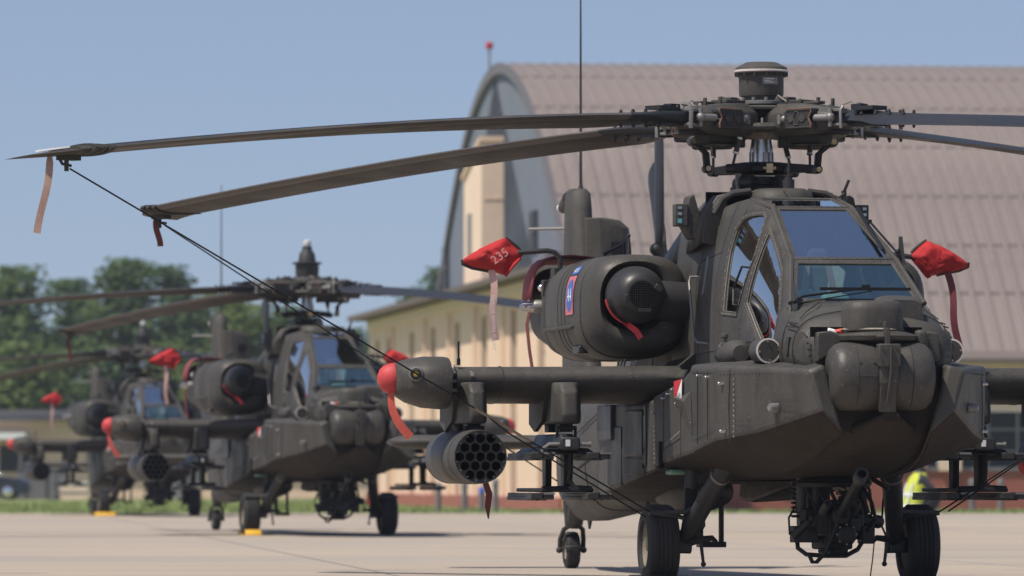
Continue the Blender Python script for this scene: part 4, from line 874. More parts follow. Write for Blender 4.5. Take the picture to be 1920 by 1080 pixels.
    decal(circ(.035, 2.22, .14, .125), .004, 'decalblue', pt, 'patch_disc'); decal([(-.10, 2.385), (.17, 2.385), (.15, 2.445), (-.08, 2.445)], .003, 'decalblue', pt, 'patch_tab')
    t = MB(); tm = text_mb('AA', .15, (0, 0, 0), (1, 0, 0), (0, 1, 0)); t.add([(.035 + x, ny(2.22 + y) - .006, 2.22 + y) for x, y, z in tm.v], tm.f); t.build('lettering', 'white', pt, smooth=0)
    t = MB(); tm = text_mb('AIRBORNE', .045, (0, 0, 0), (1, 0, 0), (0, 1, 0)); t.add([(.035 + x, ny(2.415 + y) - .005, 2.415 + y) for x, y, z in tm.v], tm.f); t.build('lettering', 'white', pt, smooth=0)
    for o in set(bpy.data.objects) - before:      # engines sit behind the crew, tucked against the mast
        if o.type != 'MESH' or o.name.startswith('probe_tube'): continue
        ym = sum(v.co.y for v in o.data.vertices) / len(o.data.vertices); dy = 0.0 if o.name.startswith(('nacelle_pylon', 'handrail')) else (.15 if ym < 0 else -.15)
        for v in o.data.vertices: v.co.x -= .85; v.co.y += dy
        o.data.update()
    return H
def airfoil(le, te, zc, th, y, n=20, drop=0.0):
    out = []
    for i in range(n):
        a = 2 * math.pi * i / n; x = .5 * (1 - math.cos(a)); yt = 5 * (.2969 * math.sqrt(x) - .126 * x - .3516 * x * x + .2843 * x ** 3 - .1036 * x ** 4)
        out.append(Vector((le - x * (le - te), y, zc - x * drop + (1 if a <= math.pi else -1) * yt * th)))
    return out
def wheel(H, c, r, w, name='wheel', chock=False):
    c = Vector(c); out = 1 if c.y >= 0 else -1
    root = MB(); h = w / 2
    prof = [(r * .56, -h * .80), (r * .62, -h * .98), (r * .80, -h * 1.0), (r * .93, -h * .86), (r * .985, -h * .62)]
    for k in range(5):
        y0 = -h * .56 + k * h * .28; prof += [(r, y0 - h * .085), (r, y0 + h * .085), (r * .975, y0 + h * .11), (r * .975, y0 + h * .16)]
    prof = [p for p in prof if p[1] < h * .6] + [(r * .985, h * .62), (r * .93, h * .86), (r * .80, h * 1.0), (r * .62, h * .98), (r * .56, h * .80)]
    b = MB(); b.lathe(prof, c, (0, 1, 0), 44, cap=False); t = b.build(name, ['rubber'], H, smooth=30)
    b = MB(); b.lathe([(r * .575, -h * .8), (r * .55, -h * .7), (r * .42, -h * .5), (r * .40, -h * .42), (r * .15, -h * .42), (r * .14, -h * .75), (r * .02, -h * .8)], c, (0, 1, 0), 28, cap=False)
    b.lathe([(r * .575, h * .8), (r * .55, h * .7), (r * .42, h * .5), (r * .40, h * .42), (r * .15, h * .42), (r * .14, h * .75), (r * .02, h * .8)], c, (0, 1, 0), 28, cap=False); b.build('rim', 'rim', t)
    b = MB()
    for k in range(8):
        a = 2 * math.pi * k / 8; p = c + Vector((math.cos(a) * r * .28, out * h * .40, math.sin(a) * r * .28)); b.cyl(p, p + Vector((0, out * .025, 0)), .012, n=6)
    b.build('bolts', 'steel', t)
    return t
def build_wings(H):
    for sd in (-1, 1):
        b = MB(); b.loft([airfoil(le, te, zc, th, sd * y, drop=.15) for y, le, te, zc, th in ((.50, .42, -.86, 1.565, .27), (.9, .38, -.80, 1.565, .262), (1.7, .34, -.76, 1.56, .255), (2.40, .30, -.72, 1.56, .25))]); w = b.build('stub_wing', 'olive', H, smooth=55)
        rv = MB()
        for yy in [.95 + .04 * i for i in range(36)]:
            for xs in (.14, -.05, -.25, -.45): rv.rivet((xs, sd * yy, {.14: 1.418, -.05: 1.392, -.25: 1.387, -.45: 1.391}[xs]), (0, 0, -1), .006)
        rv.build('rivets', 'darkgrey', w, smooth=0)
        for yy in (1.02, 2.05):
            q = MB(); rr = airfoil(.375 - .025 * yy, -.79, 1.562, .258, sd * yy, drop=.15); q.tube(rr[0:10], .0035, 4); q.tube(rr[10:20], .0035, 4); q.build('seam', 'seam', w)
        q = MB(); q.cyl((.22, sd * 2.38, 1.66), (.22, sd * 2.38, 1.71), .014, n=8); q.cyl((.22, sd * 2.38, 1.71), (.22, sd * 2.38, 1.84), .008, n=8); q.build('stub_antenna', 'black', H)
        q = MB(); q.cyl((.31, sd * 2.30, 1.60), (.37, sd * 2.30, 1.59), .016, n=8); q.build('position_light', 'steel', H)
        # wing tip: exposed ribs, then the countermeasure pod
        q = MB(); q.loft([airfoil(.27, -.6, 1.56, .21, sd * 2.39, drop=.13), airfoil(.27, -.6, 1.56, .21, sd * 2.50, drop=.13)]); jt = q.build('tip_joint', 'black', H)
        q = MB()
        for zz in (1.47, 1.54, 1.60): q.cyl((.26, sd * 2.40, zz), (.26, sd * 2.50, zz), .014, n=8)
        q.tube([(.27, sd * 2.42, 1.66), (.31, sd * 2.44, 1.58), (.27, sd * 2.46, 1.50)], .006, 5); q.build('joint_bolts', 'greymetal', jt)
        def rr(y, hx, hz, cx, cz, e=2.7, n=28):
            o = []
            for i in range(n):
                a = 2 * math.pi * i / n; ca, sa = math.cos(a), math.sin(a); o.append(Vector((cx + hx * math.copysign(abs(ca) ** (2 / e), ca), sd * y, cz + hz * math.copysign(abs(sa) ** (2 / e), sa))))
            return o
        q = MB(); q.loft([rr(2.485, .42, .195, .20, 1.525), rr(2.52, .43, .20, .20, 1.525), rr(2.65, .42, .195, .21, 1.53), rr(2.78, .36, .165, .22, 1.54), rr(2.85, .28, .135, .24, 1.55), rr(2.88, .20, .115, .26, 1.555)]); pd = q.build('wingtip_pod', 'olive', H, smooth=50)
        c = Vector((.585, sd * 2.755, 1.585))
        q = MB(); q.lathe([(.056, -.03), (.056, .01), (.05, .018)], c, (1, sd * .3, .05), 20); q.build('sensor_flange', 'greymetal', pd)
        q = MB(); q.lathe([(.042, .0), (.042, .045), (.028, .05), (.028, .03)], c, (1, sd * .3, .05), 20, cap=False); q.build('sensor_ring', 'black', pd)
        q = MB(); q.lathe([(.027, .03), (.016, .040), (.002, .043)], c, (1, sd * .3, .05), 16); q.build('sensor_lens', 'lens', pd)
        # pylons
        for yy, wd in ((2.29, .175), (1.585, .20)):
            hw = wd / 2
            b = MB(); b.loft([[Vector((x, sd * yy + o, z)) for x, o in ((xf, -hw * .55), (xf, hw * .55), (xf - .12, hw), (xb + .1, hw), (xb, hw * .5), (xb, -hw * .5), (xb + .1, -hw), (xf - .12, -hw))] for z, xf, xb in ((1.53, .46, -.60), (1.46, .56, -.66), (1.28, .60, -.62), (1.215, .57, -.50))]); p = b.build('weapon_pylon', 'olive', H, bevel=.02, seg=3)
            q = MB(); q.box((.30, sd * yy, 1.19), (.20, .10, .07)); q.box((-.20, sd * yy, 1.19), (.20, .10, .07)); q.box((.42, sd * yy, 1.185), (.03, .15, .03)); q.cyl((.40, sd * yy - .07, 1.20), (.40, sd * yy - .07, 1.11), .012, n=8); q.cyl((.40, sd * yy + .07, 1.20), (.40, sd * yy + .07, 1.11), .012, n=8); q.build('ejector_rack', 'black', p, bevel=.006)
            q = MB(); q.prism([(.20, sd * (yy - hw * 1.0) if sd > 0 else -(yy + hw), 1.45), (-.55, sd * (yy - hw) if sd > 0 else -(yy + hw), 1.45), (-.55, -(yy + hw) if sd < 0 else yy - hw, 1.22), (-.30, -(yy + hw) if sd < 0 else yy - hw, 1.16), (.05, -(yy + hw) if sd < 0 else yy - hw, 1.24)], (0, -.03, 0)); q.build('pylon_plate', 'olive2', p)
        # rocket pod with 17+2 tubes
        yc, zc, rp = sd * 2.33, .965, .202; s1, s0 = .98, -.52
        b = MB(); b.lathe([(rp * .98, 0), (rp, .03), (rp, 1.45), (rp * .985, 1.5), (rp * .95, 1.5), (rp * .95, 1.485)], (s0, yc, zc), (1, 0, 0), 48, cap=False); b.lathe([(rp * .98, 0), (rp * .6, -.12), (.01, -.14)], (s0, yc, zc), (1, 0, 0), 48, cap=False); pod = b.build('rocket_pod', 'olive', H)
        # front plate with round openings, built as one cut sheet
        holes = []; tr = .034; dx = .0785; dy = .068
        for row, cnt in ((2, 3), (1, 4), (0, 5), (-1, 4), (-2, 3)):
            for k in range(cnt): holes.append(((k - (cnt - 1) / 2) * dx, row * dy))
        fp = lambda u, v: Vector((s1 - .012, yc + u, zc + v))
        vs, fs = surf2d(circ_(0, 0, rp * .955, 40), [circ_(u, v, tr, 14) for u, v in holes], fp, .05); q = MB(); q.add(vs, fs); q.build('pod_face', 'darkgrey', pod, smooth=0)
        for u, v in holes:
            q = MB(); q.lathe([(tr * 1.06, .006), (tr, .006), (tr, -.40), (tr * .2, -.40)], (s1 - .012, yc + u, zc + v), (1, 0, 0), 14, cap=False); q.build('launch_tube', 'black', pod)
        q = MB()
        for k in range(16):
            a = 2 * math.pi * (k + .5) / 16; p = Vector((s1 - .011, yc + .178 * math.cos(a), zc + .178 * math.sin(a))); q.cyl(p, p + Vector((.004, 0, 0)), .006, n=6)
        q.build('screws', 'greymetal', pod)
        q = MB(); q.lathe([(rp + .001, 0), (rp + .0035, .004), (rp + .0035, .008), (rp + .001, .012)], (s1 - .30, yc, zc), (1, 0, 0), 48, cap=False); q.lathe([(rp + .001, 0), (rp + .0035, .004), (rp + .0035, .008), (rp + .001, .012)], (s1 - .62, yc, zc), (1, 0, 0), 48, cap=False); q.build('pod_band', 'darkgrey', pod)
        q = MB(); q.cyl((.35, yc, 1.13), (.35, yc, 1.2), .025, n=8); q.cyl((-.1, yc, 1.13), (-.1, yc, 1.2), .025, n=8); q.build('suspension_lug', 'black', pod)
        # four-rail missile launcher
        yc = sd * 1.60
        b = MB(); b.box((-.05, yc, 1.09), (1.25, .16, .10), top=(.9, .6)); b.box((-.05, yc, 1.01), (1.35, .42, .05), top=(.95, .7)); rk = b.build('launcher_rack', 'black', H, bevel=.012)
        q = MB(); q.box((.62, yc, 1.065), (.12, .15, .10)); bx = q.build('launcher_box', 'darkgrey', rk, bevel=.015)
        q = MB(); q.box((.683, yc - .02, 1.07), (.004, .035, .05)); q.build('placard', 'white', rk)
        q = MB(); q.cyl((.62, yc + .075, 1.06), (.62, yc + .15, 1.06), .016, n=10); q.cyl((.62, yc + .15, 1.06), (.62, yc + .165, 1.06), .022, n=10); q.tube([(.62, yc - .07, 1.06), (.62, yc - .15, 1.06), (.60, yc - .19, 1.03), (.58, yc - .2, .98)], .016, 8); q.build('connector', 'greymetal', rk)
        for xs in (.42, -.42):
            q = MB(); q.prism([(xs + .09, yc - .02, 1.0), (xs + .07, yc - .02, .72), (xs - .07, yc - .02, .72), (xs - .09, yc - .02, 1.0)], (0, .05, 0)); q.build('launcher_strut', 'black', rk, bevel=.01)
        q = MB(); q.tube([(.55, yc + .02, 1.0), (.55, yc + .02, .86), (.55, yc + .015, .78), (.57, yc + .05, .735), (.58, yc + .18, .725)], .022, 8); q.tube([(.56, yc + .04, .73), (.57, yc - .20, .725)], .02, 8); q.build('cable_conduit', 'black', rk)
        q = MB(); q.box((-.05, yc, .715), (1.3, .38, .03)); q.build('launcher_beam', 'black', rk, bevel=.01)
        for zz in (.975, .672):
            for o in (-.215, .215):
                b = MB(); b.box((-.05, yc + o, zz), (1.45, .06, .045)); b.box((-.05, yc + o - .03, zz - .02), (1.4, .02, .03)); b.box((-.05, yc + o + .03, zz - .02), (1.4, .02, .03)); rl = b.build('launch_rail', 'black', rk, bevel=.006)
                q = MB(); q.box((.60, yc + o + .05, zz), (.22, .07, .055)); q.box((.58, yc + o - .045, zz), (.26, .09, .05)); q.build('rail_block', 'darkgrey', rl, bevel=.006)
                q = MB(); q.box((.705, yc + o + .05, zz + .018), (.02, .085, .014)); q.build('rail_cap', 'greymetal', rl)
def circ_(cx, cz, r, n=20): return [(cx + r * math.cos(2 * math.pi * i / n), cz + r * math.sin(2 * math.pi * i / n)) for i in range(n)]

def build_gear(H):
    before = set(bpy.data.objects)
    for sd in (-1, 1):
        wc = Vector((1.30, sd * 1.045, .305)); wheel(H, wc, .305, .24)
        b = MB(); b.tube([(2.18, sd * .65, .98), (1.74, sd * .76, .66), (1.42, sd * .84, .40), (1.31, sd * .89, .29)], [.074, .072, .066, .06], 14); lg = b.build('landing_leg', 'darkgrey', H)
        q = MB(); q.lathe([(.078, 0), (.081, .012), (.078, .024)], (1.975, sd * .703, .83), (-.5, sd * .14, -.32), 16); q.build('leg_band', 'greymetal', lg)
        q = MB(); q.cyl((1.31, sd * .80, .30), (1.30, sd * 1.0, .305), .06, n=14); q.box((1.34, sd * .87, .33), (.16, .10, .16)); q.build('axle', 'darkgrey', lg, bevel=.01)
        b = MB(); b.cyl((1.40, sd * .80, .92), (1.38, sd * .82, .60), .058, n=14); b.cyl((1.38, sd * .82, .62), (1.33, sd * .86, .34), .038, n=12); q = b.build('shock_strut', 'darkgrey', H)
        b = MB(); b.box((1.42, sd * .83, .60), (.05, .09, .26)); b.build('strut_bracket', 'black', H, bevel=.01)
        b = MB(); b.tube([(1.62, sd * .76, .74), (1.55, sd * .80, .60), (1.52, sd * .88, .555), (1.52, sd * 1.16, .545)], .020, 8); b.tube([(1.48, sd * .85, .50), (1.52, sd * .98, .53), (1.52, sd * 1.16, .545)], .017, 8); b.build('boarding_step', 'darkgrey', H)
        b = MB(); b.tube([(1.45, sd * .83, .33), (1.50, sd * .76, .35), (1.52, sd * .68, .36), (1.52, sd * .65, .33)], [.03, .026, .022, .016], 8); b.build('tow_hook', 'black', H)
        b = MB(); b.tube([(1.46, sd * .80, .50), (1.50, sd * .76, .30), (1.50, sd * .745, .18)], [.016, .014, .012], 7); b.sphere((1.50, sd * .744, .165), .02); b.build('tie_ring', 'darkgrey', H)
        b = MB(); b.tube([(1.42, sd * .78, .80), (1.47, sd * .74, .62), (1.47, sd * .73, .45), (1.42, sd * .78, .36)], .008, 6); b.build('brake_line', 'black', H)
    for o in set(bpy.data.objects) - before:
        ym = sum(v.co.y for v in o.data.vertices) / len(o.data.vertices); dy = .055 if ym < 0 else -.055
        for v in o.data.vertices: v.co.x -= .28; v.co.y += dy
        o.data.update()
    # tail wheel
    wheel(H, (-8.62, 0.0, .165), .165, .125)
    b = MB(); b.tube([(-8.2, 0, .60), (-8.45, 0, .42)], [.10, .07], 12); b.tube([(-8.42, .0, .60), (-8.5, 0, .38)], [.11, .08], 10)
    for sd in (-1, 1): b.tube([(-8.48, sd * .03, .39), (-8.52, sd * .085, .35), (-8.60, sd * .105, .26), (-8.62, sd * .105, .165)], .022, 8); b.sphere((-8.62, sd * .11, .165), .03)
    b.tube([(-8.60, -.10, .18), (-8.45, -.07, .19), (-8.43, 0, .20), (-8.45, .07, .19), (-8.60, .10, .18)], .010, 6); b.build('tail_wheel_fork', 'darkgrey', H)
    b = MB(); b.prism([(-7.55, -.01, .46), (-7.75, -.01, .46), (-7.68, -.01, .36)], (0, .02, 0)); b.build('blade_antenna', 'black', H)
    # belly antennas and loop step
    b = MB(); b.cyl((-1.1, -.27, .80), (-1.1, -.27, .30), .028, n=8); b.cyl((-.9, -.14, .80), (-.9, -.14, .30), .022, n=8); b.box((-1.0, -.2, .29), (.22, .20, .045)); b.cyl((-1.1, -.27, .80), (-1.1, -.27, .60), .05, n=10); b.build('boarding_step', 'darkgrey', H, bevel=.006)
    b = MB(); b.cyl((-3.2, -.30, .70), (-3.2, -.30, .50), .018, n=8); b.build('stub_antenna', 'black', H)
    b = MB(); b.loft([superring((s, -.30, .70), hw, hh, 2.3, 20) for s, hw, hh in ((-.3, .02, .02), (-.5, .18, .12), (-1.1, .22, .17), (-1.8, .2, .15), (-2.6, .1, .08))]); b.build('belly_blister', 'boomlight', H)

def build_gun(H):
    # turret yoke, cradle, receiver, barrel, recoil units, hoses and guard
    b = MB(); b.lathe([(.28, 0), (.30, .03), (.24, .10)], (2.55, 0, .74), (0, 0, 1), 24); b.build('gun_mount', 'black', H)
    b = MB()
    for sd in (-1, 1):
        b.tube([(2.55, sd * .22, .80), (2.55, sd * .23, .60), (2.58, sd * .20, .52)], [.045, .04, .045], 10); b.box((2.58, sd * .22, .52), (.14, .06, .12))
    b.build('gun_yoke', 'black', H, bevel=.008)
    b = MB(); b.box((2.60, .0, .50), (.34, .40, .10)); b.box((2.70, -.10, .48), (.16, .10, .16)); b.box((2.60, .27, .50), (.16, .14, .06)); b.sphere((2.62, .33, .49), .05); b.build('gun_cradle', 'black', H, bevel=.012)
    b = MB(); b.box((2.62, .0, .40), (.42, .15, .20), Matrix.Rotation(R(-12), 3, 'Y')); b.lathe([(.085, 0), (.09, .03), (.06, .10)], (2.80, .045, .40), (1, 0, 0), 16); b.box((2.84, .045, .40), (.06, .12, .11)); rc = b.build('gun_receiver', 'black', H, bevel=.01)
    b = MB(); b.box((2.875, .035, .405), (.004, .04, .04), Matrix.Rotation(R(20), 3, 'X')); b.build('placard', 'greymetal', rc)
    b = MB()
    for k in range(8):
        a = 2 * math.pi * k / 8; p = Vector((2.872, .045 + .07 * math.cos(a), .40 + .07 * math.sin(a))); b.cyl(p, p + Vector((.012, 0, 0)), .008, n=6)
    b.build('bolts', 'greymetal', rc)
    p0, p1 = Vector((2.70, .02, .50)), Vector((3.95, -.075, .835)); d = (p1 - p0).normalized()
    b = MB(); b.lathe([(.05, 0), (.05, .25), (.034, .30), (.032, (p1 - p0).length - .16), (.044, (p1 - p0).length - .15), (.046, (p1 - p0).length), (.030, (p1 - p0).length), (.028, (p1 - p0).length - .12)], p0, d, 18, cap=False); b.build('gun_barrel', 'black', H)
    b = MB(); b.lathe([(.049, -.14), (.051, 0), (.031, .002), (.028, -.1), (.001, -.1)], p1, d, 18, cap=False); b.build('muzzle', 'darkgrey', H)
    b = MB()
    for k in range(9): b.lathe([(.055, 0), (.066, .006), (.055, .012)], p0 + d * (.03 + .026 * k), d, 14, cap=False)
    b.build('recoil_spring', 'black', H)
    b = MB()
    for y0 in (-.10, .12):
        q0 = Vector((2.60, y0, .50)); q1 = Vector((2.98, y0 - .015, .63)); b.lathe([(.035, 0), (.035, .30), (.028, .31), (.028, (q1 - q0).length), (.016, (q1 - q0).length), (.012, (q1 - q0).length - .03)], q0, q1 - q0, 12)
    b.build('recoil_cylinder', 'darkgrey', H)
    b = MB()
    for k, (y0, z0) in enumerate(((-.24, .64), (-.13, .64))): b.cyl((2.62, y0, .88), (2.62, y0, .56), .030 if k else .04, n=12)
    b.build('hydraulic_cylinder', 'darkgrey', H)
    b = MB()
    for k in range(11): b.lathe([(.03, 0), (.042, .01), (.03, .02)], (2.60, -.27, .52 + .032 * k), (0, 0, 1), 10, cap=False)
    b.build('coiled_hose', 'black', H)
    for pts, r, mt in (([(2.72, -.13, .82), (2.76, -.02, .82), (2.74, .08, .74), (2.66, .12, .66)], .010, 'ropetan'), ([(2.72, -.14, .77), (2.75, -.04, .76), (2.72, .06, .72)], .009, 'ropetan'), ([(2.6, .20, .86), (2.62, .27, .72), (2.62, .29, .56), (2.62, .24, .44), (2.60, .22, .34), (2.62, .20, .42)], .012, 'black'), ([(2.62, -.28, .60), (2.68, -.34, .52), (2.66, -.33, .40), (2.62, -.28, .44)], .008, 'black'), ([(2.62, .12, .86), (2.66, .20, .70), (2.66, .25, .55)], .02, 'black')):
        b = MB(); b.tube(pts, r, 7); b.build('hose', mt, H)
    b = MB(); rot = Matrix.Rotation(R(18), 3, 'X')
    for k in range(13): b.box((2.46 + .010 * k, .05 + .013 * k, .92 - .034 * k), (.16, .15, .026), rot)
    b.build('ammunition_chute', 'black', H, bevel=.004)
    for c, d in (((2.50, -.10, .66), (.18, .16, .22)), ((2.52, .10, .44), (.22, .20, .16)), ((2.74, .12, .47), (.10, .10, .12)), ((2.66, -.20, .54), (.14, .10, .10)), ((2.58, .0, .34), (.30, .22, .10)), ((2.52, .02, .60), (.24, .18, .10))):
        b = MB(); b.box(c, d, Matrix.Rotation(R(8), 3, 'Z')); b.build('gun_housing', 'black', H, bevel=.018)
    for k in range(6):
        b = MB(); y0 = -.22 + .085 * k; b.tube([(2.70, y0, .74), (2.76 + .02 * (k % 2), y0 + .05, .62), (2.72, y0 + .09, .50), (2.74, y0 + .02, .42)], .008 + .003 * (k % 3), 6); b.build('hose', 'black', H)
    b = MB(); b.tube([(2.62, -.27, .40), (2.66, -.27, .30), (2.72, -.22, .255), (2.78, -.10, .245), (2.78, .06, .245), (2.72, .16, .29), (2.62, .24, .38)], .017, 8); b.tube([(2.92, .0, .60), (2.86, -.04, .42), (2.82, -.10, .27), (2.80, -.16, .20), (2.79, -.19, .20), (2.78, -.21, .25)], .016, 8)
    b.tube([(2.66, -.17, .42), (2.74, -.06, .30), (2.72, .0, .26)], .014, 7); b.tube([(2.66, -.02, .40), (2.70, -.06, .28)], .014, 7); b.build('gun_guard', 'black', H)
    b = MB(); b.cyl((2.70, -.31, .38), (2.80, -.21, .50), .028, n=10); b.cyl((2.80, -.21, .50), (2.83, -.19, .53), .02, n=8); b.box((2.64, -.22, .40), (.16, .18, .12)); b.box((2.64, .24, .40), (.16, .10, .14)); b.build('feed_motor', 'black', H, bevel=.01)
    b = MB(); b.box((2.62, .02, .30), (.20, .12, .14), top=(1.1, 1.5)); b.sphere((2.70, .02, .27), .04); b.build('feed_housing', 'black', H, bevel=.015)
    for sd, s0 in ((1, 2.9),):
        b = MB(); b.tube([(2.95, .26, .86), (2.9, .33, .74)], .012, 6); b.tube([(2.75, .26, .80), (2.85, .36, .73)], .018, 6); b.build('mount_brace', 'black', H)

def build_tail(H):
    b = MB()
    def fin_ring(z, le, te, hw):
        o = []
        for i in range(20):
            a = 2 * math.pi * i / 20; x = .5 * (1 - math.cos(a)); k = math.sqrt(max(0, math.sin(math.pi * min(1, x ** .6)))) if 0 < x < 1 else 0
            o.append(Vector((le - x * (le - te), (1 if a <= math.pi else -1) * hw * k, z)))
        return o
    b.loft([fin_ring(z, le, te, hw) for z, le, te, hw in ((1.1, -7.2, -9.0, .12), (1.8, -7.5, -8.95, .12), (2.6, -7.85, -8.85, .115), (3.2, -8.02, -8.70, .11), (3.34, -8.06, -8.66, .10), (3.38, -8.12, -8.60, .07))]); fin = b.build('tail_fin', 'olive2', H, smooth=60)
    b = MB(); b.loft([[Vector((x, y, z)) for x, y in ((-7.85, .0), (-7.80, .12), (-7.82, hw - .08), (-7.92, hw), (-8.55, hw - .05), (-8.7, 0))] for z, hw in ((2.2, .45), (2.85, .42), (3.02, .40), (3.09, .32), (3.11, .22))]); fb = b.build('tail_gearbox_fairing', 'olive2', H, smooth=40, bevel=.03, seg=3)
    b = MB(); b.box((-7.80, .29, 2.84), (.03, .135, .11)); b.build('vent_grille', 'hole', fb)
    q = MB()
    for k in range(8): q.box((-7.783, .235 + .0165 * k, 2.84), (.012, .006, .11))
    q.build('grille_slats', 'darkgrey', fb, smooth=0)
    b = MB(); b.tube([(-8.6, 0, 3.30), (-8.78, -.02, 3.25), (-8.95, -.02, 3.24)], [.09, .07, .05], 10); b.build('tail_light_fairing', 'olive2', H)
    b = MB(); b.sphere((-8.98, -.03, 3.24), .042); b.build('tail_light', 'white', H)
    b = MB(); b.cyl((-8.75, 0, 3.05), (-9.0, -.32, 3.05), .014, n=8); b.build('bar_antenna', 'greymetal', H)
    b = MB(); b.cyl((-8.3, .03, 3.37), (-8.3, .03, 3.42), .03, .016, 10); b.tube([(-8.3, .03, 3.40), (-8.3, .03, 4.2), (-8.3, .03, 5.4)], [.014, .011, .006], 7); b.build('whip_antenna', 'darkgrey', H)
    # stabilator
    for sd in (-1, 1):
        b = MB(); b.loft([airfoil(-8.70, -9.45, 1.13, .13, sd * .05), airfoil(-8.70, -9.45, 1.13, .13, sd * 1.35), airfoil(-8.78, -9.40, 1.13, .11, sd * 1.50), airfoil(-8.88, -9.3, 1.13, .06, sd * 1.58)]); b.build('stabilator', 'olive2', H, smooth=60)
    # tail rotor
    hub = Vector((-8.62, .80, 2.52))
    b = MB(); b.cyl((-8.5, .35, 2.52), hub + Vector((0, .10, 0)), .09, n=14); b.build('tail_rotor_shaft', 'black', H)
    for ang, oy in ((0, .0), (180, .0), (-37, .08), (143, .08)):
        a = R(ang); rad = Vector((math.sin(a), 0, math.cos(a))); tan = Vector((math.cos(a), .12, -math.sin(a))).normalized(); nrm = rad.cross(tan)
        rings = []
        for r, c, th in ((.12, .06, .05), (.30, .07, .06), (.42, .13, .035), (.55, .25, .03), (1.30, .25, .02), (1.38, .20, .012)):
            rings.append([hub + Vector((0, oy, 0)) + rad * r + tan * (c * .5 * math.cos(2 * math.pi * i / 12)) + nrm * (th * math.sin(2 * math.pi * i / 12)) for i in range(12)])
        b = MB(); b.loft(rings); bl = b.build('tail_rotor_blade', 'blade', H, smooth=50)
        q = MB(); q.sphere(hub + Vector((0, oy, 0)) + rad * .34 - nrm * .03, .06); q.cyl(hub + Vector((0, oy, 0)) + rad * .12, hub + Vector((0, oy, 0)) + rad * .36, .06, .05, 10); q.build('blade_cuff', 'darkgrey', bl)

